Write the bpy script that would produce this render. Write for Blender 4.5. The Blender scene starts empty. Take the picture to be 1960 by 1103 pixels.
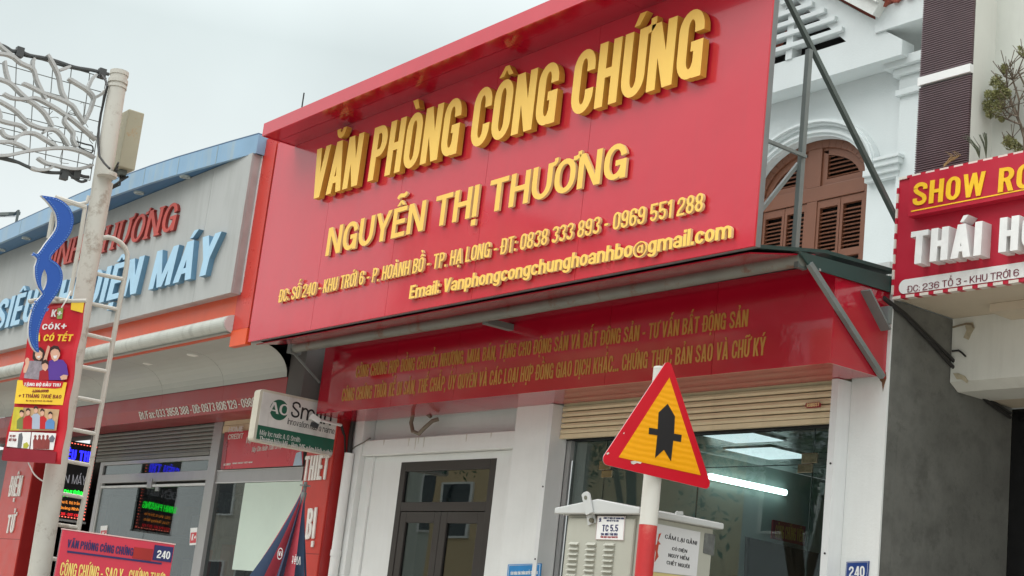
import bpy, math, random, unicodedata
from mathutils import Vector, Matrix
from mathutils.geometry import delaunay_2d_cdt
random.seed(7)
SC = bpy.context.scene; COL = SC.collection
R = math.radians

# ---------------------------------------------------------------- camera
CAM = Vector((0, 0, 1.4)); YAW, PITCH, ROLL, FPX = -0.94879822, 0.22812638, 0.11440724, 2874.47
_f = Vector((math.sin(YAW)*math.cos(PITCH), math.cos(YAW)*math.cos(PITCH), math.sin(PITCH)))
_r0 = Vector((math.cos(YAW), -math.sin(YAW), 0)); _u0 = _r0.cross(_f)
_r = _r0*math.cos(ROLL)+_u0*math.sin(ROLL); _u = -_r0*math.sin(ROLL)+_u0*math.cos(ROLL)
cd = bpy.data.cameras.new('camera'); cam = bpy.data.objects.new('camera', cd); COL.objects.link(cam)
M = Matrix((_r, _u, -_f)).transposed().to_4x4(); M.translation = CAM; cam.matrix_world = M
cd.sensor_width = 36; cd.lens = FPX/1960*36; cd.clip_start = .05; cd.clip_end = 2000; SC.camera = cam

# ---------------------------------------------------------------- sky, sun, exposure (overcast)
SUN_EL, SUN_AZ = R(52), R(205)
w = bpy.data.worlds.new('World'); SC.world = w; w.use_nodes = True; nt = w.node_tree; N = nt.nodes; L = nt.links
bg = N['Background']; sky = N.new('ShaderNodeTexSky'); sky.sky_type = 'NISHITA'; sky.sun_disc = False
sky.sun_elevation = SUN_EL; sky.sun_rotation = SUN_AZ; sky.air_density = 1.0; sky.dust_density = 4.0; sky.ozone_density = 1.0
tc = N.new('ShaderNodeTexCoord'); sep = N.new('ShaderNodeSeparateXYZ'); L.new(tc.outputs['Generated'], sep.inputs[0])
# cloud deck: pale grey, brighter towards the zenith, with soft lumps
cr = N.new('ShaderNodeValToRGB'); L.new(sep.outputs['Z'], cr.inputs[0])
e = cr.color_ramp.elements; e[0].position = 0.0; e[0].color = (7.6, 7.8, 7.8, 1); e[1].position = 1.0; e[1].color = (24.0, 24.6, 24.8, 1)
for p_, c_ in ((.16, (6.7, 7.1, 7.05, 1)), (.36, (5.2, 5.8, 5.75, 1)), (.62, (13.5, 14.2, 14.2, 1))):
    k = cr.color_ramp.elements.new(p_); k.color = c_
ns = N.new('ShaderNodeTexNoise'); ns.inputs['Scale'].default_value = 3.0; ns.inputs['Detail'].default_value = 5; L.new(tc.outputs['Generated'], ns.inputs['Vector'])
mr = N.new('ShaderNodeMapRange'); mr.inputs[1].default_value = .3; mr.inputs[2].default_value = .7; mr.inputs[3].default_value = .91; mr.inputs[4].default_value = 1.10; L.new(ns.outputs[0], mr.inputs[0])
ml = N.new('ShaderNodeVectorMath'); ml.operation = 'SCALE'; L.new(cr.outputs[0], ml.inputs[0]); L.new(mr.outputs[0], ml.inputs['Scale'])
mx = N.new('ShaderNodeMix'); mx.data_type = 'RGBA'; mx.inputs[0].default_value = .93; L.new(sky.outputs[0], mx.inputs[6]); L.new(ml.outputs[0], mx.inputs[7])
L.new(mx.outputs[2], bg.inputs[0]); bg.inputs[1].default_value = .10
sl = bpy.data.lights.new('sun', 'SUN'); sl.energy = 0.7; sl.angle = R(40); sl.color = (1, .97, .93)
so = bpy.data.objects.new('sun', sl); COL.objects.link(so); so.rotation_euler = Vector((math.sin(SUN_AZ)*math.cos(SUN_EL), math.cos(SUN_AZ)*math.cos(SUN_EL), math.sin(SUN_EL))).to_track_quat('Z', 'Y').to_euler(); so.location = (0, -20, 30)
vs = SC.view_settings; vs.view_transform = 'Standard'; vs.look = 'None'; vs.exposure = 0.5; vs.gamma = 1.0
SC.cycles.use_denoising = True; SC.cycles.max_bounces = 8; SC.cycles.glossy_bounces = 4; SC.cycles.transparent_max_bounces = 12

def at(x, y, Y=None, X=None, Z=None, pl=None):
    """the point where the sight line through photo pixel (x, y) meets a plane of the place"""
    d = _r*((x-980)/FPX)-_u*((y-551.5)/FPX)+_f
    if Y is not None: k = (Y-CAM.y)/d.y
    elif X is not None: k = (X-CAM.x)/d.x
    elif Z is not None: k = (Z-CAM.z)/d.z
    else: k = (pl[0]-CAM).dot(pl[1])/d.dot(pl[1])
    return CAM+d*k
def cp(x0, y0, s): return lambda x, y: (x0+x/s, y0+y/s)
# ---------------------------------------------------------------- lettering: a stroke alphabet of our own
def _arc(cx, cy, rx, ry, a0, a1, n=10):
    return [(cx + rx*math.cos(math.radians(a0+(a1-a0)*i/n)), cy + ry*math.sin(math.radians(a0+(a1-a0)*i/n))) for i in range(n+1)]

def _band(cx, cy, rx, ry, s, t, a0, a1):
    n = max(2, int(abs(a1-a0)/15)); o = _arc(cx, cy, rx, ry, a0, a1, n); i = _arc(cx, cy, max(rx-s, .004), max(ry-t, .004), a0, a1, n)
    return [[o[k], o[k+1], i[k+1], i[k]] for k in range(n)]

def _rc(x0, y0, x1, y1): return [[(x0, y0), (x1, y0), (x1, y1), (x0, y1)]]
def _pr(xb, xt, y0, y1, s): return [[(xb, y0), (xb+s, y0), (xt+s, y1), (xt, y1)]]

def _st(p, w):
    q = []
    for k in range(len(p)):
        a = p[max(k-1, 0)]; b = p[min(k+1, len(p)-1)]; dx, dy = b[0]-a[0], b[1]-a[1]; L = math.hypot(dx, dy) or 1
        nx, ny = -dy/L*w/2, dx/L*w/2; q.append(((p[k][0]+nx, p[k][1]+ny), (p[k][0]-nx, p[k][1]-ny)))
    return [[q[k][0], q[k][1], q[k+1][1], q[k+1][0]] for k in range(len(q)-1)]

def _bz(a, b, c, d, n=8):
    return [tuple((1-u)**3*a[j]+3*u*(1-u)**2*b[j]+3*u*u*(1-u)*c[j]+u**3*d[j] for j in (0, 1)) for u in [i/n for i in range(n+1)]]

def _ring(x0, y0, x1, y1, s, t, ry=None):
    cx, rx = (x0+x1)/2, (x1-x0)/2; ry = ry or min(rx*1.15, (y1-y0)/2)
    P = _band(cx, y1-ry, rx, ry, s, t, 0, 180)+_band(cx, y0+ry, rx, ry, s, t, 180, 360)
    if y1-ry-(y0+ry) > .005: P += _rc(x0, y0+ry, x0+s, y1-ry)+_rc(x1-s, y0+ry, x1, y1-ry)
    return P

def glyph(ch, W, s, t):
    """pieces (overlapping polygons) of one letter with cap height 1 and its advance width"""
    r = min(W*.58, .5); h = W/2; xh = .74; lw = W*.92; lr = min(lw*.55, xh/2); lh = lw/2
    m2 = (s+t)/2
    if ch in 'IiLl1ı|!.,:;\'' or ch == '-':
        if ch in 'Il|': return _rc(0, 0, s, 1), s
        if ch == 'ı': return _rc(0, 0, s, xh), s
        if ch == 'i': return _rc(0, 0, s, xh)+_rc(0, xh+.09, s, xh+.26), s
        if ch == 'L': return _rc(0, 0, s, 1)+_rc(0, 0, W*.84, t), W*.84
        if ch == '1': return _rc(W*.28, 0, W*.28+s, 1)+[[(0, .72), (W*.28, .80), (W*.28+s, 1), (W*.28, 1), (0, .88)]], W*.28+s
        if ch == '!': return _rc(0, .28, s, 1)+_rc(0, 0, s, .17), s
        if ch == '.': return _rc(0, 0, s, s), s
        if ch == ',': return _rc(0, 0, s, s)+_pr(-.02, s*.4, -.14, .02, s*.5), s
        if ch == ':': return _rc(0, .05, s, .05+s)+_rc(0, .52, s, .52+s), s
        if ch == '-': return _rc(0, .36, W*.55, .36+t), W*.55
    if ch == '/': return _pr(0, W*.45, -.05, 1, s*.7), W*.45+s*.7
    if ch == '+': return _rc(0, .4, W, .4+t)+_rc(h-s/2, .4+t/2-h, h+s/2, .4+t/2+h), W
    if ch in 'O0Q': return _ring(0, 0, W, 1, s, t, r)+(_pr(W, W*.55, -.05, .25, s*.8) if ch == 'Q' else []), W
    g0 = math.degrees(math.asin(max(0, min(.9, (.66-1+r)/r))))
    if ch == 'C': return _band(h, 1-r, h, r, s, t, g0, 180)+_band(h, r, h, r, s, t, 180, 360-g0)+_rc(0, r, s, 1-r)+(_rc(W-s, .64, W, 1-r)+_rc(W-s, r, W, .36) if r < .35 else []), W
    if ch == 'G': return _band(h, 1-r, h, r, s, t, g0, 180)+_band(h, r, h, r, s, t, 180, 360)+_rc(0, r, s, 1-r)+(_rc(W-s, .66, W, 1-r) if r < .33 else [])+_rc(W-s, 0, W, .53)+_rc(W*.52, .53-t, W, .53), W
    if ch == 'S' or ch == 's':
        H = 1 if ch == 'S' else xh; w = W if ch == 'S' else lw*.95; a = w/2-m2/2; hh = w/2; y2, y1 = H*.76, H*.24
        p = [(w-m2/2, H*.68)]+_arc(hh, y2, a, H-y2-m2/2, 0, 180)+_bz((m2/2, H*.74), (m2/2, H*.53), (w-m2/2, H*.47), (w-m2/2, H*.26))+_arc(hh, y1, a, y1-m2/2, 0, -180)+[(m2/2, H*.32)]
        return _st(p, m2), w
    if ch == 'A': return _pr(0, h-s*.5, 0, 1, s)+_pr(W*1.08-s, W*.54-s*.5+.0, 0, 1, s)+_rc(s*.7, .19, W*1.08-s*.7, .19+t*.9), W*1.08
    if ch == 'V': return _pr(h-s*.5, 0, 0, 1, s)+_pr(h-s*.5+W*.04, W*1.08-s, 0, 1, s), W*1.08
    if ch == 'N': return _rc(0, 0, s, 1)+_rc(W*1.06-s, 0, W*1.06, 1)+_pr(W*1.06-s*1.1, s*.1, 0, 1, s), W*1.06
    if ch == 'M': w = W*1.38; return _rc(0, 0, s*.9, 1)+_rc(w-s*.9, 0, w, 1)+_pr(w/2-s*.45, s*.05, 0, 1, s*.9)+_pr(w/2-s*.45, w-s*.95, 0, 1, s*.9), w
    if ch == 'W': w = W*1.5; g = s*.86; return _pr(w*.27-g/2, 0, 0, 1, g)+_pr(w*.27-g/2, w/2-g/2, 0, 1, g)+_pr(w*.73-g/2, w/2-g/2, 0, 1, g)+_pr(w*.73-g/2, w-g, 0, 1, g), w
    if ch == 'Y': return _rc(h-s/2, 0, h+s/2, .45)+_pr(h-s/2, -.02, .4, 1, s)+_pr(h-s/2, W+.02-s, .4, 1, s), W
    if ch == 'K': return _rc(0, 0, s, 1)+_pr(W-s, s*.6, 0, .62, s)+_pr(s*.5, W-s*1.05, .36, 1, s), W
    if ch == 'X': return _pr(W-s, 0, 0, 1, s)+_pr(0, W-s, 0, 1, s), W
    if ch == 'Z': return _rc(0, 0, W, t)+_rc(0, 1-t, W, 1)+_pr(0, W-s*1.1, 0, 1, s*1.1), W
    if ch == 'H': return _rc(0, 0, s, 1)+_rc(W-s, 0, W, 1)+_rc(0, .44, W, .44+t), W
    if ch == 'E': return _rc(0, 0, s, 1)+_rc(0, 0, W*.86, t)+_rc(0, 1-t, W*.86, 1)+_rc(0, .44, W*.8, .44+t), W*.86
    if ch == 'F': return _rc(0, 0, s, 1)+_rc(0, 1-t, W*.84, 1)+_rc(0, .42, W*.76, .42+t), W*.84
    if ch == 'T': return _rc(h-s/2, 0, h+s/2, 1)+_rc(0, 1-t, W, 1), W
    if ch == 'U': return _band(h, r, h, r, s, t, 180, 360)+_rc(0, r, s, 1)+_rc(W-s, r, W, 1), W
    if ch in 'DĐ':
        P = _rc(0, 0, s, 1)+_rc(0, 1-t, h, 1)+_rc(0, 0, h, t)+_band(h, 1-r, h, r, s, t, 0, 90)+_band(h, r, h, r, s, t, 270, 360)+(_rc(W-s, r, W, 1-r) if r < .49 else [])
        return P+(_rc(-.09, .44, s+.12, .44+t*.75) if ch == 'Đ' else []), W
    if ch in 'PRB':
        q = .29 if ch != 'B' else .25; yb = 1-2*q
        P = _rc(0, 0, s, 1)+_rc(0, 1-t, h, 1)+_rc(0, yb, h, yb+t)+_band(h, 1-q, h, q, s, t, -90, 90)
        if ch == 'R': P += _pr(W-s, W*.42, 0, .47, s)
        if ch == 'B': P += _rc(0, 0, h, t)+_band(h, .28, h, .28, s, t, -90, 90)
        return P, W
    if ch == '2': return _st([(m2/2, .66)]+_arc(h, .74, h-m2/2, .26-m2/2, 180, 0)+_bz((W-m2/2, .74), (W-m2/2, .45), (m2*.55, .4), (m2*.55, t*.6)), m2)+_rc(0, 0, W, t), W
    if ch == '3': return _st(_arc(h, .75, h-m2/2, .25-m2/2, 170, -90), m2)+_st(_arc(h, .28, h-m2/2, .28-m2/2, 90, -170), m2), W
    if ch == '4': return _rc(W*.60, 0, W*.60+s, 1)+_pr(0, W*.60-s*.1, .2, 1, s*.85)+_rc(0, .2, W, .2+t*.9), W
    if ch == '5': return _rc(0, 1-t, W*.94, 1)+_rc(0, .45, s, 1)+_st([(s*.6, .50)]+_arc(h, .32, h-m2/2, .31-m2/2, 120, -165), m2), W
    if ch in '69':
        P = _ring(0, 0, W, .62, s, t)+_rc(0, .3, s, 1-r*.8)+_band(h, 1-r*.8, h, r*.8, s, t, 0, 180)+_rc(W-s, .70, W, 1-r*.8+.01)
        return (P if ch == '6' else [[(W-x, 1-y) for x, y in q] for q in P]), W
    if ch == '7': return _rc(0, 1-t, W, 1)+_pr(W*.18, W-s, 0, 1, s), W
    if ch == '8': return _ring(0, 0, W, .55, s, t)+_ring(W*.03, .55-t, W*.97, 1, s, t), W
    if ch == '@': return _ring(0, -.15, W*1.5, .85, s*.5, t*.5)+_ring(W*.42, .12, W*1.05, .6, s*.55, t*.5)+_rc(W*1.05-s*.5, .12, W*1.05, .62), W*1.5
    # lower case
    arch = lambda x: _band(x+lh, xh-lr, lh, lr, s, t, 0, 180)
    if ch == 'o': return _ring(0, 0, lw, xh, s, t, lr), lw
    if ch == 'c': return _band(lh, xh-lr, lh, lr, s, t, 20, 180)+_band(lh, lr, lh, lr, s, t, 180, 340)+(_rc(0, lr, s, xh-lr) if xh > 2*lr+.01 else []), lw*.96
    if ch == 'e': return _band(lh, xh-lr, lh, lr, s, t, 0, 180)+_band(lh, lr, lh, lr, s, t, 180, 335)+_rc(0, lr*.9, s, xh-lr*.9)+_rc(lw-s, xh*.42, lw, xh-lr+.01)+_rc(s*.5, xh*.40, lw, xh*.40+t*.75), lw
    if ch == 'a': return _band(lh, xh-lr*.9, lh, lr*.9, s, t, 0, 165)+_rc(lw-s, 0, lw, xh-lr*.9+.01)+_ring(0, 0, lw*.96, xh*.57, s*.92, t*.85), lw
    if ch in 'bpdq':
        P = _ring(0, 0, lw, xh, s, t, lr); x = 0 if ch in 'bp' else lw-s
        return P+_rc(x, 0 if ch in 'bd' else -.24, x+s, 1 if ch in 'bd' else xh), lw
    if ch == 'g': return _ring(0, 0, lw, xh, s, t, lr)+_rc(lw-s, -.02, lw, xh)+_band(lh, -.02, lh, .23, s, t*.9, 190, 360), lw
    if ch in 'nhm':
        P = _rc(0, 0, s, 1 if ch == 'h' else xh)+arch(0)+_rc(lw-s, 0, lw, xh-lr+.01)
        if ch == 'm': d = lw-s; P += arch(d)+_rc(d+lw-s, 0, d+lw, xh-lr+.01); return P, lw+d
        return P, lw
    if ch == 'u': return _band(lh, lr, lh, lr, s, t, 180, 360)+_rc(0, lr, s, xh)+_rc(lw-s, 0, lw, xh), lw
    if ch == 'r': return _rc(0, 0, s, xh)+_band(lh, xh-lr, lh, lr, s, t, 45, 180), lw*.8
    if ch == 't': return _rc(s*.5, .0, s*1.5, .95)+_rc(0, xh-t*.8, s*2.2, xh)+_rc(s*.5, 0, s*2.2, t*.8), s*2.2
    if ch == 'f': return _rc(s*.5, 0, s*1.5, .85)+_rc(0, xh-t*.8, s*2.2, xh)+_rc(s*.5, 1-t*.8, s*2.3, 1)+_rc(s*.5, .8, s*1.5, 1), s*2.2
    if ch == 'v': return _pr(lh-s/2, 0, 0, xh, s)+_pr(lh-s/2, lw-s, 0, xh, s), lw
    if ch == 'y': return _pr(lh-s/2, 0, 0, xh, s)+_pr(lh*.4-s/2, lw-s, -.24, xh, s), lw
    if ch == 'x': return _pr(lw-s, 0, 0, xh, s)+_pr(0, lw-s, 0, xh, s), lw
    if ch == 'k': return _rc(0, 0, s, 1)+_pr(lw-s, s*.5, 0, .46, s)+_pr(s*.5, lw-s, .28, xh, s), lw
    if ch == 'z': return _rc(0, 0, lw, t)+_rc(0, xh-t, lw, xh)+_pr(0, lw-s, 0, xh, s), lw
    return _rc(0, 0, s, .1), s

def accent(mark, x0, x1, top, s, t, up):
    """diacritic pieces above, below or beside a letter spanning x0..x1 with its top at 'top'; returns (pieces, new top)"""
    c = (x0+x1)/2; w = max(x1-x0, .34); k = max(min(t, s), .07)*.85
    if mark == '\u0301': return [[(c-.07, top+.07), (c+.04, top+.07), (c+.18, top+.25), (c+.03, top+.25)]], top+.27
    if mark == '\u0300': return [[(c-.05, top+.07), (c+.07, top+.07), (c-.02, top+.25), (c-.18, top+.25)]], top+.27
    if mark == '\u0302': return [[(c-.19, top+.06), (c-.07, top+.06), (c+.05, top+.23), (c-.05, top+.23)], [(c+.07, top+.06), (c+.19, top+.06), (c+.05, top+.23), (c-.05, top+.23)]], top+.24
    if mark == '\u0306': return _band(c, top+.25, .17, .19, k, k, 180, 360), top+.26
    if mark == '\u0303': return _st(_bz((c-.2, top+.08), (c-.08, top+.30), (c+.06, top+.02), (c+.2, top+.22)), k), top+.27
    if mark == '\u0309': return _st(_arc(c, top+.22, .08, .07, 150, -90, 6)+[(c, top+.07)], k*.8), top+.31
    if mark == '\u0323': return _rc(c-s*.5, -.08-s, c+s*.5, -.08), top
    if mark == '\u031b': return _st(_bz((x1-s*.6, up-t*.4), (x1+.1, up-t*.5), (x1+.12, up), (x1+.10, up+.11), 5), k), top
    return [], top

_gc = {}
def glyph_mesh(ch, W, s, t, serif):
    key = (ch, W, s, t, serif)
    if key in _gc: return _gc[key]
    d = unicodedata.normalize('NFD', ch); base = d[0]; marks = sorted(d[1:], key=lambda c: c in '\u0301\u0300\u0309\u0303')
    if base == 'i' and any(c != '\u0323' for c in marks): base = 'ı'
    P, adv = glyph(base, W, s, t); x0 = 0; x1 = adv
    low = base.islower() and base not in 'bdhklft'; top = .74 if low else 1.0; up = top
    P = list(P)
    if serif:
        ys = {'M': (0, 1), 'I': (0, 1), 'N': (0, 1), 'H': (0, 1), 'P': (0,), 'U': (1,)}.get(base, ())
        for y in ys:
            yy = (0, t*.55) if y == 0 else (1-t*.55, 1)
            for xs in ((0, s),) if base in 'IP' else ((0, s), (adv-s, adv)): P += _rc(xs[0]-s*.38, yy[0], xs[1]+s*.38, yy[1])
    for m in marks:
        q, top = accent(m, x0, x1, top, s, t, up); P += q
    V, F = [], []
    for poly in P:
        a = sum(poly[i][0]*poly[(i+1) % len(poly)][1]-poly[(i+1) % len(poly)][0]*poly[i][1] for i in range(len(poly)))
        if abs(a) < 1e-7: continue
        if a < 0: poly = poly[::-1]
        F.append(list(range(len(V), len(V)+len(poly)))); V += [Vector(p) for p in poly]
    vo, _, fo, _, _, ff = delaunay_2d_cdt(V, [], F, 1, 1e-4)
    _gc[key] = ([tuple(v) for v in vo], [tuple(f) for f, o in zip(fo, ff) if o], adv)
    return _gc[key]

def text_mesh(txt, W=.5, s=.17, t=.15, gap=.09, space=.3, serif=False):
    V, F, x = [], [], 0.
    for ch in txt:
        if ch == ' ': x += space; continue
        v, f, adv = glyph_mesh(ch, W, s, t, serif); b = len(V)
        V += [(px+x, py) for px, py in v]; F += [tuple(i+b for i in tri) for tri in f]; x += adv+gap
    return V, F, x-gap

# ---------------------------------------------------------------- materials
def lin(c): return tuple((v/255/12.92 if v <= 10 else ((v/255+.055)/1.055)**2.4) for v in c)
MATS = {}
def mat(name, rgb, rough=.55, metal=0., var=.10, scale=6., bump=0., dirt=0., dirt_rgb=(70, 62, 52), streak=0., spec=.5, coat=0., emit=None, estr=0., bscale=None, blot=0., blot_rgb=(120, 70, 30)):
    if name in MATS: return MATS[name]
    m = bpy.data.materials.new(name); m.use_nodes = True; nt = m.node_tree; N, L = nt.nodes, nt.links; b = N['Principled BSDF']
    c = lin(rgb); tc = N.new('ShaderNodeTexCoord')
    def noise(sc, det=4, vec=None, rough=.6):
        n = N.new('ShaderNodeTexNoise'); n.inputs['Scale'].default_value = sc; n.inputs['Detail'].default_value = det; n.inputs['Roughness'].default_value = rough
        L.new(vec or tc.outputs['Object'], n.inputs['Vector']); return n
    def mixc(fac, A, B):
        x = N.new('ShaderNodeMix'); x.data_type = 'RGBA'
        for s, v in ((0, fac), (6, A), (7, B)):
            if isinstance(v, (tuple, float)): x.inputs[s].default_value = v if isinstance(v, float) else (*v[:3], 1)
            else: L.new(v, x.inputs[s])
        return x.outputs[2]
    def rng(src, a, b_, lo, hi):
        q = N.new('ShaderNodeMapRange'); L.new(src, q.inputs[0])
        for i, v in enumerate((a, b_, lo, hi)): q.inputs[i+1].default_value = v
        return q.outputs[0]
    n1 = noise(scale); col = mixc(rng(n1.outputs[0], .3, .7, 0, 1), tuple(v*(1-var) for v in c), tuple(min(1, v*(1+var)) for v in c))
    if streak:
        mp = N.new('ShaderNodeMapping'); mp.inputs['Scale'].default_value = (4.5, 4.5, .45); L.new(tc.outputs['Object'], mp.inputs[0])
        n2 = noise(1.6, 8, mp.outputs[0], rough=.7); col = mixc(rng(n2.outputs[0], .5, .85, 0, streak), col, lin(dirt_rgb))
    if dirt:
        n3 = noise(scale*.5, 8, rough=.7); col = mixc(rng(n3.outputs[0], .52, .75, 0, dirt), col, lin(dirt_rgb))
    if blot:
        n4 = noise(5.5, 6, rough=.75); col = mixc(rng(n4.outputs[0], .55, .64, 0, blot), col, lin(blot_rgb))
    L.new(col, b.inputs['Base Color']); b.inputs['Metallic'].default_value = metal
    L.new(rng(n1.outputs[0], .3, .7, max(0, rough-.06), min(1, rough+.06)), b.inputs['Roughness'])
    b.inputs['Specular IOR Level'].default_value = spec; b.inputs['Coat Weight'].default_value = coat; b.inputs['Coat Roughness'].default_value = .06
    if bump:
        nb = noise(bscale or scale*6, 4); bp = N.new('ShaderNodeBump'); bp.inputs['Strength'].default_value = 1.0; bp.inputs['Distance'].default_value = bump
        L.new(nb.outputs[0], bp.inputs['Height']); L.new(bp.outputs[0], b.inputs['Normal'])
    if emit: b.inputs['Emission Color'].default_value = (*lin(emit), 1); b.inputs['Emission Strength'].default_value = estr
    MATS[name] = m; return m
def glass_mat(name, tint, add=.04, rough=.0):
    m = bpy.data.materials.new(name); m.use_nodes = True; nt = m.node_tree; N, L = nt.nodes, nt.links; N.remove(N['Principled BSDF'])
    t = N.new('ShaderNodeBsdfTransparent'); t.inputs[0].default_value = (*tint, 1); g = N.new('ShaderNodeBsdfGlossy'); g.inputs['Roughness'].default_value = rough; g.inputs[0].default_value = (.9, .95, .95, 1)
    tc = N.new('ShaderNodeTexCoord'); nz = N.new('ShaderNodeTexNoise'); nz.inputs['Scale'].default_value = 1.3; L.new(tc.outputs['Object'], nz.inputs[0])
    bp = N.new('ShaderNodeBump'); bp.inputs['Distance'].default_value = .0006; L.new(nz.outputs[0], bp.inputs['Height']); L.new(bp.outputs[0], g.inputs['Normal'])
    lw = N.new('ShaderNodeLayerWeight'); pw = N.new('ShaderNodeMath'); pw.operation = 'POWER'; pw.inputs[1].default_value = 5; L.new(lw.outputs['Facing'], pw.inputs[0]); ad = N.new('ShaderNodeMath'); ad.operation = 'MULTIPLY_ADD'; ad.inputs[1].default_value = 1-add; ad.inputs[2].default_value = add; ad.use_clamp = True; L.new(pw.outputs[0], ad.inputs[0])
    mx = N.new('ShaderNodeMixShader'); L.new(ad.outputs[0], mx.inputs[0]); L.new(t.outputs[0], mx.inputs[1]); L.new(g.outputs[0], mx.inputs[2]); L.new(mx.outputs[0], N['Material Output'].inputs[0])
    return m

# ---------------------------------------------------------------- mesh builder
class MB:
    def __init__(s): s.v, s.f, s.m = [], [], []
    def add(s, vs, fs, mi=0):
        b = len(s.v); s.v += [tuple(p) for p in vs]
        for f in fs: s.f.append(tuple(i+b for i in f)); s.m.append(mi)
        return s
    def box(s, x0, y0, z0, x1, y1, z1, mi=0):
        x0, x1 = sorted((x0, x1)); y0, y1 = sorted((y0, y1)); z0, z1 = sorted((z0, z1))
        return s.add([(x0, y0, z0), (x1, y0, z0), (x1, y1, z0), (x0, y1, z0), (x0, y0, z1), (x1, y0, z1), (x1, y1, z1), (x0, y1, z1)],
                     [(0, 3, 2, 1), (4, 5, 6, 7), (0, 1, 5, 4), (1, 2, 6, 5), (2, 3, 7, 6), (3, 0, 4, 7)], mi)
    def prism(s, pts, d, mi=0, mside=None):
        """polygon pts (3-D, planar) swept by vector d"""
        n = len(pts); d = Vector(d); a = [Vector(p) for p in pts]; nn = Vector()
        for i in range(n): p, q = a[i], a[(i+1) % n]; nn += Vector(((p.y-q.y)*(p.z+q.z), (p.z-q.z)*(p.x+q.x), (p.x-q.x)*(p.y+q.y)))
        if nn.dot(d) > 0: a = a[::-1]
        b = [p+d for p in a]; ms = mi if mside is None else mside
        s.add(a+b, [tuple(range(n))], mi); k = len(s.v)-2*n
        s.f.append(tuple(k+n+i for i in range(n-1, -1, -1))); s.m.append(mi)
        for i in range(n): j = (i+1) % n; s.f.append((k+j, k+i, k+n+i, k+n+j)); s.m.append(ms)
        return s
    def bar(s, a, b, w, h=None, up=(0, 0, 1), mi=0):
        a, b = Vector(a), Vector(b); d = (b-a).normalized(); u = Vector(up)
        if abs(d.dot(u)) > .98: u = Vector((1, 0, 0))
        x = d.cross(u).normalized()*w/2; y = x.cross(d).normalized()*(h or w)/2
        c = [a-x-y, a+x-y, a+x+y, a-x+y]; return s.prism(c, b-a, mi)
    def tube(s, pts, r, n=8, mi=0, caps=True, rz=None):
        pts = [Vector(p) for p in pts]; rs = r if isinstance(r, (list, tuple)) else [r]*len(pts); base = len(s.v); prev = None
        for k, p in enumerate(pts):
            t = (pts[min(k+1, len(pts)-1)]-pts[max(k-1, 0)]).normalized()
            if prev is None: u = t.cross(Vector((0, 0, 1))) if abs(t.z) < .95 else t.cross(Vector((1, 0, 0)))
            else: u = prev-t*prev.dot(t)
            u = u.normalized() if u.length > 1e-9 else Vector((1, 0, 0)); prev = u; v = t.cross(u)
            for i in range(n):
                a = 2*math.pi*(i+.5)/n; s.v.append(tuple(p+(u*math.cos(a)+v*math.sin(a))*rs[k]))
        for k in range(len(pts)-1):
            for i in range(n): j = (i+1) % n; s.f.append((base+k*n+i, base+k*n+j, base+k*n+n+j, base+k*n+n+i)); s.m.append(mi)
        if caps:
            s.f.append(tuple(base+i for i in range(n-1, -1, -1))); s.m.append(mi); q = base+(len(pts)-1)*n; s.f.append(tuple(q+i for i in range(n))); s.m.append(mi)
        return s
    def build(s, name, mats, parent=None, smooth=False, bevel=0.):
        me = bpy.data.meshes.new(name); me.from_pydata(s.v, [], s.f)
        for m in (mats if isinstance(mats, (list, tuple)) else [mats]): me.materials.append(m)
        me.polygons.foreach_set('material_index', s.m)
        if smooth: me.polygons.foreach_set('use_smooth', [True]*len(s.f))
        me.update(); o = bpy.data.objects.new(name, me); COL.objects.link(o)
        if smooth:
            md = o.modifiers.new('edges', 'EDGE_SPLIT'); md.split_angle = R(40)
        if bevel:
            md = o.modifiers.new('bevel', 'BEVEL'); md.width = bevel; md.segments = 2; md.limit_method = 'ANGLE'; md.angle_limit = R(40)
        if parent is not None: o.parent = parent; o.matrix_parent_inverse = world_of(parent).inverted()
        return o
def world_of(o):
    return Matrix.Translation(o.location) if o.parent is None else Matrix.Identity(4)
def tag(o, label, cat, group=None, kind=None):
    if label: o['label'] = label
    if cat: o['category'] = cat
    if group: o['group'] = group
    if kind: o['kind'] = kind
    return o
def thing(name, loc, label, cat, group=None):
    o = bpy.data.objects.new(name, None); COL.objects.link(o); o.location = loc; o.empty_display_size = .2; return tag(o, label, cat, group)
def bx(name, b, m, parent=None, bevel=0.): return MB().box(*b).build(name, m, parent, bevel=bevel)
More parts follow.
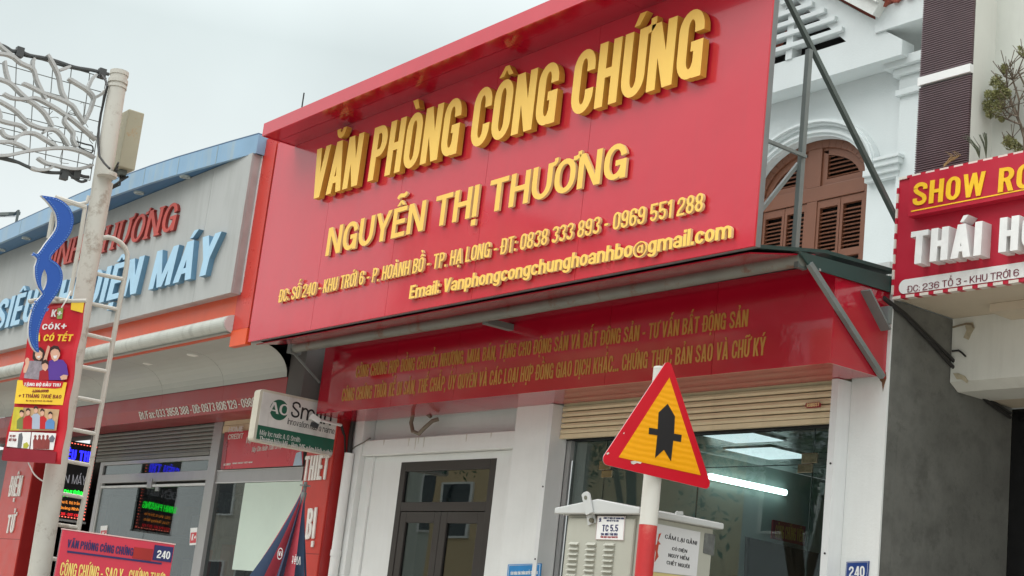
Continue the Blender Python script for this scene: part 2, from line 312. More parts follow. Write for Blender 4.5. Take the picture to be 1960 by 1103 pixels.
def lettering(name, parent, txt, A, B, H, nrm, mats, depth=.003, lift=.0, shear=0., anchor=None, up=None, W=.5, s=.17, t=.15, gap=.09, space=.3, serif=False):
    """raised or printed text: baseline from A (left edge of letter anchor[0]) to B (right edge of letter anchor[1]), cap height H"""
    V, F, wid = text_mesh(txt, W, s, t, gap, space, serif); a0, a1 = 0., wid
    if depth >= .0035 and ' ' in txt and parent is not None:          # raised letters: every word is a part of its own
        i0, j0 = anchor or (0, len(txt)-1); A, B = Vector(A), Vector(B); tm = lambda x: text_mesh(x, W, s, t, gap, space, serif)[2]
        x0_ = lambda i: tm(txt[:i]+'|')-s
        xa_, xb_ = x0_(i0), tm(txt[:j0+1]); at_ = lambda x: A+(B-A)*((x-xa_)/(xb_-xa_)); k = 0; out = []
        for wd in txt.split(' '):
            if wd and wd not in '-': out.append(lettering(name, parent, wd, at_(x0_(k)), at_(tm(txt[:k+len(wd)])), H, nrm, mats, depth, lift, shear, None, up, W, s, t, gap, space, serif))
            elif wd: out.append(lettering('lettering_dash', parent, wd, at_(x0_(k)), at_(tm(txt[:k+len(wd)])), H, nrm, mats, depth, lift, shear, None, up, W, s, t, gap, space, serif))
            k += len(wd)+1
        return out
    if anchor:
        i, j = anchor; a0 = text_mesh(txt[:i]+'|', W, s, t, gap, space, serif)[2]-s; a1 = text_mesh(txt[:j+1], W, s, t, gap, space, serif)[2]
    A, B, n = Vector(A), Vector(B), Vector(nrm).normalized(); xd = (B-A); k = xd.length/(a1-a0); xd.normalize(); u = Vector(up) if up else n.cross(xd).normalized()
    P = [A+xd*((x-a0)*k+shear*y*H)+u*(y*H)+n*lift for x, y in V]
    mb = MB(); m = len(P); mb.v = [tuple(p+n*depth) for p in P]+[tuple(p) for p in P]; ed = {}
    for f in F:
        a, b, c = (V[i] for i in f)
        if (b[0]-a[0])*(c[1]-a[1])-(b[1]-a[1])*(c[0]-a[0]) < 0: f = f[::-1]
        mb.f.append(f); mb.m.append(0)
        for i in range(3): ed[(f[i], f[(i+1) % 3])] = 1
    for (a, b) in ed:
        if (b, a) not in ed: mb.f.append((b, a, a+m, b+m)); mb.m.append(1)
    return mb.build(name, mats if isinstance(mats, (list, tuple)) else [mats, mats], parent)
def decal(name, parent, pts, m, pl, off=.002, th=.0015):
    """a flat printed patch: photo-traced outline laid on plane pl=(point, normal), its own thin film"""
    n = Vector(pl[1]).normalized(); q = [at(*p, pl=pl)+n*off for p in pts]
    return MB().prism(q, n*th).build(name, m, parent)
def sheet(name, outline, holes, to3, d, mats, par):
    """flat outline with holes, given in two coordinates, swept by d"""
    V = [Vector(p) for p in outline]; E = [(i, (i+1) % len(V)) for i in range(len(V))]
    for h in holes: b = len(V); V += [Vector(p) for p in h]; E += [(b+i, b+(i+1) % len(h)) for i in range(len(h))]
    vo, _, fo, _, _, _ = delaunay_2d_cdt(V, E, [], 1, 1e-5)
    def ins(pt, poly):
        r = False; j = len(poly)-1
        for i in range(len(poly)):
            if (poly[i][1] > pt[1]) != (poly[j][1] > pt[1]) and pt[0] < (poly[j][0]-poly[i][0])*(pt[1]-poly[i][1])/(poly[j][1]-poly[i][1])+poly[i][0]: r = not r
            j = i
        return r
    mb = MB(); m = len(vo); d = Vector(d); P = [Vector(to3(v.x, v.y)) for v in vo]; mb.v = [tuple(p) for p in P]+[tuple(p+d) for p in P]; ed = {}
    for f in fo:
        c_ = (sum(vo[i].x for i in f)/3, sum(vo[i].y for i in f)/3)
        if not ins(c_, outline) or any(ins(c_, h) for h in holes): continue
        f = tuple(f); a, b, e = (P[i] for i in f)
        if (b-a).cross(e-a).dot(d) > 0: f = f[::-1]
        mb.f.append(f); mb.m.append(0); mb.f.append(tuple(i+m for i in f[::-1])); mb.m.append(0)
        for i in range(3): ed[(f[i], f[(i+1) % 3])] = 1
    for a, b in ed:
        if (b, a) not in ed: mb.f.append((b, a, a+m, b+m)); mb.m.append(0)
    return mb.build(name, mats, par)
def leaves(mb, c, rad, cnt, size, mi=0, squash=1.0):
    for _ in range(cnt):
        d = Vector((random.gauss(0, 1), random.gauss(0, 1), random.gauss(0, 1))).normalized()*random.random()**.4; p = Vector(c)+Vector((d.x*rad, d.y*rad, d.z*rad*squash))
        a = Vector((random.gauss(0, 1), random.gauss(0, 1), random.gauss(0, 1))).normalized(); b = a.cross(Vector((random.gauss(0, 1), random.gauss(0, 1), random.gauss(0, 1)))).normalized(); k = size*random.uniform(.6, 1.3)
        mb.add([p-a*k, p+b*k*.4, p+a*k, p-b*k*.4], [(0, 1, 2, 3)], mi)
    return mb

# ---------------------------------------------------------------- palette
RED = mat('red_composite_panel', (204, 38, 58), rough=.23, var=.06, scale=1.1, spec=.6, coat=.65, bump=.0035, bscale=2.2, streak=.16, dirt_rgb=(150, 60, 70))
RED2 = mat('glossy_red_panel', (176, 18, 42), rough=.07, var=.05, scale=1.2, spec=.7, coat=1.0, bump=.002, bscale=2.5)
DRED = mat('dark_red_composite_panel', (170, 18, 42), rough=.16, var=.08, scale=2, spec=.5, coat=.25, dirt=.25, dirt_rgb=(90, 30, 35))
GOLD = mat('yellow_letter_face', (255, 206, 98), rough=.45, var=.04, scale=3)
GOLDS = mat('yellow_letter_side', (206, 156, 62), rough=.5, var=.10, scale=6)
PALEY = mat('pale_letter_side', (232, 205, 150), rough=.5, var=.08)
VINYL = mat('ochre_vinyl_letter', (186, 134, 60), rough=.45, var=.06)
WHITEW = mat('white_wall_paint', (226, 228, 226), rough=.85, var=.04, scale=3, bump=.0015, bscale=60, dirt=.2, dirt_rgb=(178, 174, 165), streak=.14)
WHITEU = mat('white_upper_wall_paint', (204, 210, 210), rough=.85, var=.04, scale=2, bump=.0015, bscale=60, dirt=.15, dirt_rgb=(176, 180, 178), streak=.10)
WTRIM = mat('white_metal_trim', (222, 224, 224), rough=.35, var=.03, streak=.15)
CEMENT = mat('grey_cement_render', (106, 106, 101), rough=.8, var=.22, scale=9, bump=.003, bscale=25, dirt=.85, dirt_rgb=(72, 72, 68), streak=.25, blot=.6, blot_rgb=(84, 84, 79))
BRONZE = mat('dark_bronze_aluminium', (50, 45, 42), rough=.4, var=.06)
SILVER = mat('grey_aluminium', (168, 168, 168), rough=.38, metal=.35, var=.05, streak=.2)
STEEL = mat('grey_painted_steel', (116, 122, 120), rough=.5, var=.10, scale=9, dirt=.35, dirt_rgb=(92, 70, 52))
DSTEEL = mat('dark_painted_steel', (88, 96, 93), rough=.5, var=.12, scale=9, dirt=.3, dirt_rgb=(70, 56, 46))
GUTTER = mat('rusty_grey_tube', (118, 120, 112), rough=.5, var=.14, scale=5, blot=.8, blot_rgb=(112, 70, 48), bump=.002)
GREEN = mat('dark_green_sheet', (38, 66, 62), rough=.45, var=.10, scale=4, dirt=.2)
BROWNW = mat('brown_shutter_paint', (110, 68, 48), rough=.5, var=.08, scale=4, dirt=.15, dirt_rgb=(100, 64, 50))
BLACKH = mat('dark_gap', (18, 16, 15), rough=.9, var=.1)
CREAM = mat('cream_roller_slat', (224, 208, 172), rough=.42, var=.05, scale=2, streak=.25, dirt_rgb=(120, 104, 78))
GREYSL = mat('grey_roller_slat', (128, 130, 124), rough=.5, var=.07, scale=2, streak=.3)
GLASS = glass_mat('shop_glass', (.84, .88, .87), add=.06)
SGLASS = glass_mat('store_glass', (.62, .66, .65), add=.07)
DGLASS = glass_mat('tinted_glass', (.42, .46, .46), add=.10)
WHITE = mat('white_plastic', (232, 232, 230), rough=.45, var=.03)
BLACK = mat('black_film', (32, 31, 33), rough=.5, var=.05)
BLUE = mat('blue_enamel', (32, 62, 128), rough=.3, var=.05)
TILE = mat('red_roof_tile', (150, 76, 60), rough=.8, var=.2, scale=9, dirt=.4, dirt_rgb=(60, 50, 46))
CABLE = mat('black_cable', (38, 36, 35), rough=.6, var=.1)
NF = (0, -1, 0); NX = (1, 0, 0)

# ---------------------------------------------------------------- ground
tag(MB().add([(-400, -400, 0), (400, -400, 0), (400, 400, 0), (-400, 400, 0)], [(0, 1, 2, 3)]).build('road', mat('asphalt', (138, 136, 130), rough=.9, var=.15, scale=3, bump=.004)), None, None, kind='structure')
tag(bx('pavement', (-60, 2.46, .004, 30, 6.42, .15), mat('grey_paver', (178, 170, 158), rough=.85, var=.15, scale=5, bump=.003)), None, None, kind='structure')
tag(bx('kerb', (-60, 2.30, .004, 30, 2.455, .155), mat('kerb_stone', (160, 158, 150), rough=.85, var=.1)), None, None, kind='structure')

# ---------------------------------------------------------------- white office building
XR, XL, F = -5.42, -11.10, 6.5
B = thing('office_building', (-8.2, 6.5, .15), 'white two storey office with red sign boards, glass shopfront and arched brown upper window', 'building')
Pf = lambda x, y, Y=F: at(x, y, Y=Y)
zb = Pf(704, 845.3).z; zt = 3.62
xp1 = Pf(704, 845).x; xc0 = Pf(1000, 824).x; xc1 = Pf(1068, 880).x; g0 = xc1; g1 = Pf(1609.3, 790).x; sz = Pf(1075.6, 836.2).z
d0 = Pf(767, 884.8).x; d1 = Pf(949.7, 875).x; dz = Pf(767, 884.8).z
mb = MB()
mb.box(XL, 6.56, .15, d0, 6.75, zt); mb.box(d0, 6.56, dz, d1, 6.75, zt); mb.box(d1, 6.56, .15, xc1, 6.75, zt)
mb.box(g0, 6.62, sz+.25, g1, 6.75, zt)
mb.build('wall', WHITEW, B)
mb = MB(); mb.box(XL, 6.44, .15, xp1, 6.558, zt); mb.box(xp1, 6.46, zb-.13, xc0, 6.558, zb)
xq, zq = at(719, 864, Y=6.5).x, at(719, 864, Y=6.5).z
mb.box(xp1+.002, 6.49, .15, xq, 6.558, zb-.132); mb.box(xc0-.10, 6.49, .15, xc0-.002, 6.558, zb-.132)
mb.build('door_surround', WHITEW, B, bevel=.006)
mb = MB(); mb.box(xq+.002, 6.51, .15, d0, 6.5585, zb-.134); mb.box(d1, 6.51, .15, xc0-.102, 6.5585, zb-.134); mb.box(d0, 6.51, dz, d1, 6.5585, zb-.134); mb.build('door_wall', WHITEW, B)
bx('pier', (xc0, 6.43, .15, xc1-.03, 6.558, zt), WHITEW, B, bevel=.005)
bx('pier', (g1+.052, 6.517, .15, XR, 6.53, zt), WHITEW, B)
RUST = mat('rust_stain', (122, 84, 58), rough=.8, var=.3, scale=30)
tr = bx('metal_trim', (xc1-.045, 6.41, .15, xc1+.0, 6.62, sz+.22), WTRIM, B); bx('metal_trim', (g1, 6.41, .15, g1+.05, 6.62, sz+.22), WTRIM, B)
m2 = MB()
for z_ in (1.1, 2.05, 2.55): m2.tube([(g1+.03, 6.412, z_), (g1+.03, 6.405, z_)], .006); m2.tube([(xc1-.02, 6.412, z_-.1), (xc1-.02, 6.405, z_-.1)], .006)
m2.build('screw_heads', BLACK, tr)
# side party wall, roof slab over the ground floor
mb = MB(); mb.box(g1+.053, 6.532, .15, XR-.001, 6.62, 3.49); mb.box(XR-.22, 6.621, .15, XR-.001, 7.9, 3.49); mb.build('side_wall', CEMENT, B)
bx('floor_slab', (XL, 6.75, zt, XR-.23, 8.3, zt+.18), WHITEW, B)
DRIP = mat('pale_drip_stain', (196, 192, 182), rough=.85, var=.06, scale=30)
for x_, y_, l__ in ((783, 843, 17), (796, 842, 25), (801, 842, 14), (812, 841, 22), (735, 846, 12), (893, 836, 15), (940, 833, 10)):
    p_ = Pf(x_, y_, 6.46); MB().prism([(p_.x-.008, 6.4598, zb-.004), (p_.x+.009, 6.4598, zb-.004), (p_.x+.004, 6.4598, zb-.004-l__*.0035), (p_.x-.002, 6.4598, zb-.004-l__*.0040)], (0, -.0006, 0)).build('drip_stain', DRIP, B)
# door with two leaves under a transom light
fr = MB(); y0, y1 = 6.507, 6.556; fw = .075; tz = at(767, 966, Y=F).z
fr.box(d0, y0, .3, d0+fw, y1, dz); fr.box(d1-fw, y0, .3, d1, y1, dz); fr.box(d0+fw, y0, dz-fw, d1-fw, y1, dz); fr.box(d0+fw, y0, tz-.05, d1-fw, y1, tz+.02)
fo = fr.build('door_frame', BRONZE, B, bevel=.004)
bx('pane', (d0+fw, 6.525, tz+.02, d1-fw, 6.531, dz-fw), DGLASS, fo)
dm = (d0+d1)/2
for a, b in ((d0+fw+.003, dm-.002), (dm+.002, d1-fw-.003)):
    lf = MB(); q = .085; lf.box(a, 6.512, .31, a+q, 6.55, tz-.055); lf.box(b-q, 6.512, .31, b, 6.55, tz-.055); lf.box(a+q, 6.512, tz-.055-q, b-q, 6.55, tz-.055); lf.box(a+q, 6.512, .31, b-q, 6.55, .5)
    lo = lf.build('door', BRONZE, B, bevel=.004); bx('pane', (a+q, 6.528, .5, b-q, 6.534, tz-.055-q), DGLASS, lo)
    if a > dm-.1: MB().tube([(a+.03, 6.47, 1.15), (a+.03, 6.45, 1.2), (a+.03, 6.45, 1.35), (a+.03, 6.47, 1.4)], .01).build('handle', SILVER, lo)
# roller shutter above the glass, its brand tab
mb = MB(); n = 5; zz = sz+.015
ztop = 3.03; hs = (ztop-zz)/n
for i in range(n):
    a = zz+i*hs
    pr = [(g0+.005, 6.50, a+.004), (g0+.005, 6.494, a+hs*.12), (g0+.005, 6.490, a+hs*.5), (g0+.005, 6.494, a+hs*.9), (g0+.005, 6.50, a+hs-.004), (g0+.005, 6.53, a+hs-.004), (g0+.005, 6.53, a+.004)]
    mb.prism(pr, (g1-g0-.01, 0, 0))
mb.box(g0+.005, 6.49, zz-.03, g1-.005, 6.52, zz)
sh = mb.build('roller_shutter', CREAM, B)
bx('shutter_box', (g0, 6.505, ztop, g1, 6.6, ztop+.35), CREAM, B)
pb = (at(1555, 775, Y=6.472), NF); bt = decal('brand_tab', sh, [(1544, 772), (1570, 770), (1573, 774), (1571, 780), (1546, 782), (1542, 778)], mat('maroon_tab', (140, 40, 48)), pb, .003, .004)
A_, B_ = at(1546, 780, pl=pb), at(1570, 778, pl=pb); lettering('tab_lettering', bt, 'ROBUST', A_, B_, .021, NF, PALEY, .001, .0075)
# glass front: fixed sides, transom and two doors, with patch fittings
gy = 6.60; xg = [g0, Pf(1152, 960, gy).x, Pf(1330, 1000, gy).x, Pf(1556, 890, gy).x, g1]; dt = at(1545, 889.5, Y=gy).z; e_ = .003
for a, b, za, zb_ in ((xg[0]+.05, xg[1], .3, sz), (xg[1], xg[3], dt, sz), (xg[3], xg[4], .3, sz), (xg[1], xg[2], .3, dt), (xg[2], xg[3], .3, dt)):
    bx('glass_panel', (a+e_, gy-.005, za+e_, b-e_, gy+.005, zb_-e_), GLASS, B)
mb = MB()
for x in xg[1:4]: mb.box(x-e_+.0004, gy-.004, .3, x+e_-.0004, gy+.004, dt if x == xg[2] else sz)
mb.box(xg[1]+.004, gy-.004, dt-.002, xg[3]-.004, gy+.004, dt+.002); mb.build('glass_joint', mat('green_glass_edge', (52, 66, 64), rough=.2), B)
HINGE = mat('polished_hinge', (150, 142, 122), rough=.12, metal=.9, var=.15, scale=20)
for x, s_ in ((xg[1], 1), (xg[3], -1)):
    h = MB(); h.box(x-.075*(1 if s_ < 0 else .6), gy-.02, dt+.004, x+.075*(1 if s_ > 0 else .6), gy-.006, dt+.065); h.box(x-.012 if s_ > 0 else x-.10, gy-.02, dt-.05, x+.10 if s_ > 0 else x+.012, gy-.006, dt)
    h.build('hinge_fitting', HINGE, B, bevel=.002)
MB().box(g0, 6.565, .3, g0+.05, 6.62, sz).build('jamb', SILVER, B)
MB().tube([(g0+.075, 6.57, .9), (g0+.075, 6.57, sz-.16)], .008).build('door_pull', mat('chrome', (200, 200, 200), rough=.1, metal=1.), B, smooth=True)
bx('head_strip', (g0, 6.555, sz-.02, g1, 6.63, sz+.01), BLACK, B)
# interior
CZ = at(1340, 865, X=-10.9).z; WI = mat('grey_green_room_wall', (172, 188, 182), rough=.8, var=.10, scale=2.5, dirt=.2, dirt_rgb=(96, 108, 104))
mb = MB(); mb.box(-11.0, 6.76, .3, -10.9, 14.2, CZ); mb.box(-10.898, 14.1, .3, XR-.24, 14.2, CZ); mb.box(XR-.32, 7.92, .3, XR-.24, 14.098, CZ); mb.build('room_wall', WI, B)
bx('room_floor', (-10.9, 6.7, .15, XR-.24, 14.1, .296), mat('room_floor_tile', (170, 166, 156), rough=.3), B)
mb = MB(); cw = 1.2
xs = [-10.9+i*.9 for i in range(7)]
for i in range(6):
    for j in range(8): mb.box(xs[i]+.006, 6.76+j*.92, CZ, xs[i]+.894, 6.76+j*.92+.908, CZ+.03)
mb.build('room_ceiling', mat('ceiling_panel', (176, 186, 184), rough=.28, var=.06, scale=2, spec=.5), B)
bx('ceiling_grid', (-10.9, 6.76, CZ+.005, XR-.24, 14.1, CZ+.05), mat('ceiling_joint', (70, 76, 76)), B)

# upper storey, set back behind the sign
UG, UW = 8.40, 8.60
c = cp(1440, 0, 3.676); w_ = cp(1430, 220, 3.677)
G = lambda x, y, Y=UG: at(*c(x, y), Y=Y)
zg = (G(105, 668).z+G(1050, 378).z)/2; xgr = G(1050, 378).x; xm = (G(250, 430).x+G(270, 410).x)/2; xgl = 2*xm-xgr
r1, r2, r3 = G(1050, 280), G(930, 215), G(890, 150); apex_z = G(600, 0).z+(G(600, 0).x-xm)*-(G(780, 100).z-G(600, 0).z)/(G(780, 100).x-G(600, 0).x)
half = [(xgr, zg), (xgr, r1.z), (r2.x, r2.z), (r3.x, r3.z), (G(780, 100).x, G(780, 100).z)]
outl = half+[(xm, apex_z)]+[(2*xm-x, z) for x, z in half[::-1]]
# gable face as strips round a triangular vent opening
vb = G(660, 290); vz0 = (vb.z+G(235, 430).z)/2; vx = vb.x-xm; v2 = G(420, 95); vzt = vz0+(vx)*(v2.z-vz0)/((vx)-(v2.x-xm))
sheet('gable', [(x, z) for x, z in outl], [[(xm-vx, vz0), (xm+vx, vz0), (xm, vzt)]], lambda x, z: (x, UG, z), (0, .14, 0), WHITEU, B)
MB().prism([(xm-vx-.03, UG+.22, vz0-.02), (xm+vx+.03, UG+.22, vz0-.02), (xm, UG+.22, vzt+.03)], (0, .02, 0)).build('vent_back', BLACKH, B)
for k, (q0, q1) in enumerate((((125, 385), (650, 205)), ((135, 295), (600, 130)), ((145, 215), (525, 75)), ((150, 140), (440, 25)), ((165, 60), (370, -40)))):
    a, b = G(*q0), G(*q1); xr_ = b.x; z_ = (a.z+b.z)/2
    bx('vent_slat', (2*xm-xr_, UG-.035, z_-.020, xr_, UG+.05, z_+.020), WHITEU, B, bevel=.003)
bx('vent_mullion', (xm-.035, UG-.012, vz0, xm+.035, UG+.10, vzt-.1), WHITEU, B)
# raking verge with tiles on top
ux, uz = G(600, 0).x-G(780, 100).x, G(600, 0).z-G(780, 100).z; l_ = math.hypot(ux, uz); nx_, nz_ = (-uz/l_, ux/l_) if ux < 0 else (uz/l_, -ux/l_)
nx_, nz_ = abs(nx_), abs(nz_)
for s_ in (1, -1):
    P0 = (r3.x+.02, r3.z+.01); P1 = (xm, apex_z+.02)
    def rk(t, o): return (xm+s_*(P0[0]+(P1[0]-P0[0])*t+nx_*o-xm), P0[1]+(P1[1]-P0[1])*t+nz_*o)
    v_ = MB(); v_.prism([(x, UG-.10, z) for x, z in (rk(0, 0), rk(1, 0), rk(1, .13), rk(0, .13))], (0, .3, 0)); v_.prism([(x, UG-.14, z) for x, z in (rk(0, .10), rk(1, .10), rk(1, .16), rk(0, .16))], (0, .039, 0))
    v_.build('verge', mat('weathered_white_mortar', (214, 216, 212), rough=.9, var=.06, scale=8, bump=.004, dirt=.4, dirt_rgb=(120, 118, 112)), B)
    t_ = MB()
    for i in range(9): t_.prism([(x, UG-.16+.02*(i % 2), z) for x, z in (rk(i/9+.005, .165), rk((i+1)/9-.005, .165), rk((i+1)/9, .205), rk(i/9, .195))], (0, .5, 0))
    t_.build('verge_tile', TILE, B)
roof = MB()
for s_ in (1, -1): roof.prism([(xm+s_*(r3.x-xm), UG+.34, r3.z+.17), (xm, UG+.34, apex_z+.2), (xm, UG+.34, apex_z+.26), (xm+s_*(r3.x-xm), UG+.34, r3.z+.23)], (0, 4, 0))
roof.build('roof', TILE, B)
# soffit, upper wall with pilaster and capital
zsf = zg; bx('soffit', (2*xm-xgr, UG+.142, zsf+.004, xgr-.01, UW+.1, zsf+.06), WHITEU, B)
wx0, wx1 = 2*xm-xgr, -5.9
# window opening: arch
sp = at(*w_(850, 425), Y=UW); bo = at(*w_(800, 1050), Y=UW); tp = at(*w_(490, 163), Y=UW); mu = at(*w_(395, 520), Y=UW)
wc = (tp.x+mu.x)/2-.0; wr = sp.x-wc; wz = sp.z; wb = bo.z-.35; wh = tp.z-wz
na = 24; arc_ = [(wc+wr*math.cos(math.pi*i/na), wz+wh*math.sin(math.pi*i/na)) for i in range(na+1)]
mb = MB(); ztw = zsf+.003
mb.prism([(x, UW, z) for x, z in ((wc+wr, zt), (wx1, zt), (wx1, ztw), (wc+wr, ztw))], (0, .2, 0)); mb.prism([(x, UW, z) for x, z in ((wx0, zt), (wc-wr, zt), (wc-wr, ztw), (wx0, ztw))], (0, .2, 0))
mb.prism([(x, UW, z) for x, z in ((wc-wr, zt), (wc+wr, zt), (wc+wr, wb), (wc-wr, wb))], (0, .2, 0))
for i in range(na): (xa, za), (xb, zb2) = arc_[i], arc_[i+1]; mb.prism([(xa, UW, za), (xb, UW, zb2), (xb, UW, ztw), (xa, UW, ztw)], (0, .2, 0))
mb.build('upper_wall', WHITEU, B)
px0 = at(*c(1075, 560), Y=UW).x; cz1 = at(*c(1000, 480), Y=UW-.06).z; cz0 = at(*c(1070, 670), Y=UW-.06).z
bx('pilaster', (px0, UW-.045, zt, px0+.55, UW-.002, cz0), WHITEU, B)
mb = MB(); mb.box(px0-.03, UW-.075, cz0, px0+.6, UW-.002, cz0+.05); mb.box(px0-.01, UW-.055, cz0+.05, px0+.6, UW-.002, cz0+.16); mb.box(px0-.05, UW-.09, cz0+.16, px0+.6, UW-.002, cz0+.22); mb.box(px0-.11, UW-.13, cz0+.22, px0+.6, UW-.002, cz0+.30)
mb.build('capital', WHITEU, B, bevel=.006)
# arch moulding and impost ledge
mo = MB(); ot = at(*w_(560, 40), Y=UW-.06); W3 = at(*w_(920, 320), Y=UW-.06).x-wc-wr
def ringm(o0, o1, y):
    a = [(wc+(wr+o0)*math.cos(math.pi*i/na), wz+(wh+o0)*math.sin(math.pi*i/na)) for i in range(na+1)]; b = [(wc+(wr+o1)*math.cos(math.pi*i/na), wz+(wh+o1)*math.sin(math.pi*i/na)) for i in range(na+1)]
    for i in range(na): mo.prism([(x, y, z) for x, z in (a[i], a[i+1], b[i+1], b[i])], (0, UW-.001-y, 0))
T = max(.12, W3*.95)
for a_, b_, y_ in ((.012, .2, .035), (.2, .36, .055), (.36, .62, .04), (.62, .78, .07), (.78, .9, .095), (.9, 1., .075)): ringm(T*a_, T*b_, UW-y_)
mo.build('arch_moulding', WHITEU, B)
cr_ = at(*w_(1075, 330), Y=UW-.08); il = MB(); il2 = MB()
for z0_, z1_, y_, ex in ((-.10, -.06, .05, -.03), (-.06, -.01, .075, -.02), (-.01, .035, .10, 0), (.035, .06, .115, .012)):
    il.box(wc+wr+T+.004 if z1_ > 0 else wc+wr+.01, UW-y_, wz+z0_+.02, cr_.x+ex, UW-.001, wz+z1_+.02); il2.box(2*wc-cr_.x-ex, UW-y_, wz+z0_+.02, wc-wr-T-.004, UW-.001, wz+z1_+.02)
il.build('impost_ledge', WHITEU, B, bevel=.003); il2.build('impost_ledge', WHITEU, B, bevel=.003)
# arched shutters
wf = MB(); yf = UW+.05; ft = .07
ia = [(wc+(wr-ft)*math.cos(math.pi*i/na), wz+(wh-ft)*math.sin(math.pi*i/na)) for i in range(na+1)]
for i in range(na): wf.prism([(x, yf, z) for x, z in (arc_[i], arc_[i+1], ia[i+1], ia[i])], (0, .08, 0))
wf.box(wc-wr, yf, wb, wc-wr+ft, yf+.08, wz); wf.box(wc+wr-ft, yf, wb, wc+wr, yf+.08, wz); wf.box(wc-wr+ft, yf+.002, wz-.10, wc+wr-ft, yf+.08, wz+.02)
wf.box(wc-.055, yf+.004, wb, wc+.055, yf+.08, wz-.1); wf.box(wc-.075, yf+.004, wz+.02, wc+.075, yf+.08, wz+wh-ft)
wo = wf.build('arched_window', BROWNW, B, bevel=.004)
bx('dark_backing', (wc-wr+.01, UW+.135, wb, wc+wr-.01, UW+.15, wz+wh-.08), BLACKH, wo)
# fan light leaves and rectangular leaves, louvred
for s_ in (1, -1):
    fl = MB(); r0 = (.10, .08); 
    ib = [(wc+s_*(wr-ft)*math.cos(math.pi/2*i/12), wz+(wh-ft)*math.sin(math.pi/2*i/12)) for i in range(13)]
    ic = [(wc+s_*max(.13, (wr-ft-.06)*math.cos(math.pi/2*i/12)), wz+max(.075, (wh-ft-.06)*math.sin(math.pi/2*i/12))) for i in range(13)]
    for i in range(12): fl.prism([(x, yf+.02, z) for x, z in (ib[i], ib[i+1], ic[i+1], ic[i])], (0, .03, 0))
    fl.box(wc+s_*.075, yf+.02, wz+.02, wc+s_*.13, yf+.05, wz+wh-ft-.03); fl.box(wc+s_*.13, yf+.0205, wz+.02, wc+s_*(wr-ft), yf+.0495, wz+.075)
    z_ = wz+.085
    while z_ < wz+wh-.15:
        xe = (wr-ft-.05)*math.sqrt(max(0, 1-((z_-wz+.02)/(wh-ft-.04))**2))
        if xe > .18: fl.prism([(wc+s_*.125, yf+.024, z_), (wc+s_*.125, yf+.030, z_-.004), (wc+s_*.125, yf+.06, z_+.021), (wc+s_*.125, yf+.054, z_+.024)], (s_*(xe-.125), 0, 0))
        z_ += .036
    fl.build('fan_shutter', BROWNW, wo)
    w1 = wr-ft-.055; 
    for k in range(2):
        a = .057+k*(w1/2); b = a+w1/2-.006; lv = MB(); q = .026
        lv.box(wc+s_*a, yf+.012, wb, wc+s_*(a+q), yf+.05, wz-.105); lv.box(wc+s_*(b-q), yf+.012, wb, wc+s_*b, yf+.05, wz-.105); lv.box(wc+s_*(a+q), yf+.0125, wz-.105-.06, wc+s_*(b-q), yf+.05, wz-.105); lv.box(wc+s_*(a+q), yf+.0125, wz-.60, wc+s_*(b-q), yf+.05, wz-.54)
        z_ = wb+.02
        while z_ < wz-.185:
            if not (wz-.625 < z_ < wz-.545): lv.prism([(wc+s_*(a+q-.005), yf+.016, z_), (wc+s_*(a+q-.005), yf+.022, z_-.004), (wc+s_*(a+q-.005), yf+.05, z_+.019), (wc+s_*(a+q-.005), yf+.044, z_+.022)], (s_*(b-a-2*q+.01), 0, 0))
            z_ += .033
        lv.build('louvred_shutter', BROWNW, wo)
# boxed eave of the side roof
el, er, eb = G(870, 65, 8.38), G(1205, 0, 8.38), G(930, 210, 8.38)
bx('side_eave', (el.x, 8.38, eb.z, -5.6, 9.6, el.z), mat('grey_white_render', (206, 212, 212), rough=.85, var=.04, bump=.002), B)
t_ = MB()
for i in range(14): t_.tube([(el.x-.02+i*.12, 8.34, el.z+.03), (el.x-.02+i*.12, 9.6, el.z+.35)], .05, n=6)
t_.build('eave_tile', TILE, B)

# ---------------------------------------------------------------- things inside the office
HOT = mat('lit_tube', (240, 255, 255), emit=(228, 255, 252), estr=4.0)
a, b = at(1358, 912, X=-10.86), at(1503, 943, X=-10.86); T_ = thing('tube_lamp', (a+b)/2, 'lit white fluorescent tube on the left wall inside the glass shopfront', 'lamp')
MB().tube([a, b], .032, n=12).build('tube', HOT, T_, smooth=True); MB().box(-10.898, a.y-.05, a.z-.03, -10.875, b.y+.05, b.z+.03).build('batten', WHITE, T_)
for i, (q, lb) in enumerate((([(1364, 820), (1450, 815), (1447, 860), (1366, 841)], 'bright square reflection built as a glowing ceiling panel nearest the glass inside the office'), ([(1452, 860), (1510, 838), (1510, 875), (1470, 880)], 'bright square reflection built as a glowing ceiling panel deeper inside the office'))):
    p = at(q[0][0]+(45 if i == 0 else 22), q[0][1]+(15 if i == 0 else 8), Z=CZ-.012); o = thing('reflection_panel', p, lb, 'glowing panel')  # glowing panels stand for bright patches that look like reflections
    MB().box(p.x-.32, p.y-.32, p.z, p.x+.32, p.y+.32, p.z+.01).build('glow_frame', WHITE, o); MB().box(p.x-.30, p.y-.30, p.z-.006, p.x+.30, p.y+.30, p.z-.001).build('glow_face', mat('reflection_glow', (235, 250, 255), emit=(225, 245, 250), estr=.8), o)
pw = (Vector((-10.89, 10, 2)), NX)
T_ = thing('wall_plaque', at(1508, 1020, pl=pw), 'small red plaque with yellow capitals on the inside wall below the tube lamp', 'plaque')
decal('plaque_board', T_, [(1477, 995), (1539, 1008), (1537, 1045), (1474, 1031)], mat('plaque_red', (150, 34, 38), rough=.4), pw, .004, .02)
lettering('plaque_lettering', T_, 'CÔNG CHỨNG VIÊN', at(1480, 1029, pl=pw), at(1534, 1038, pl=pw), .13, NX, mat('plaque_yellow', (200, 160, 60)), .002, .025, W=.6)
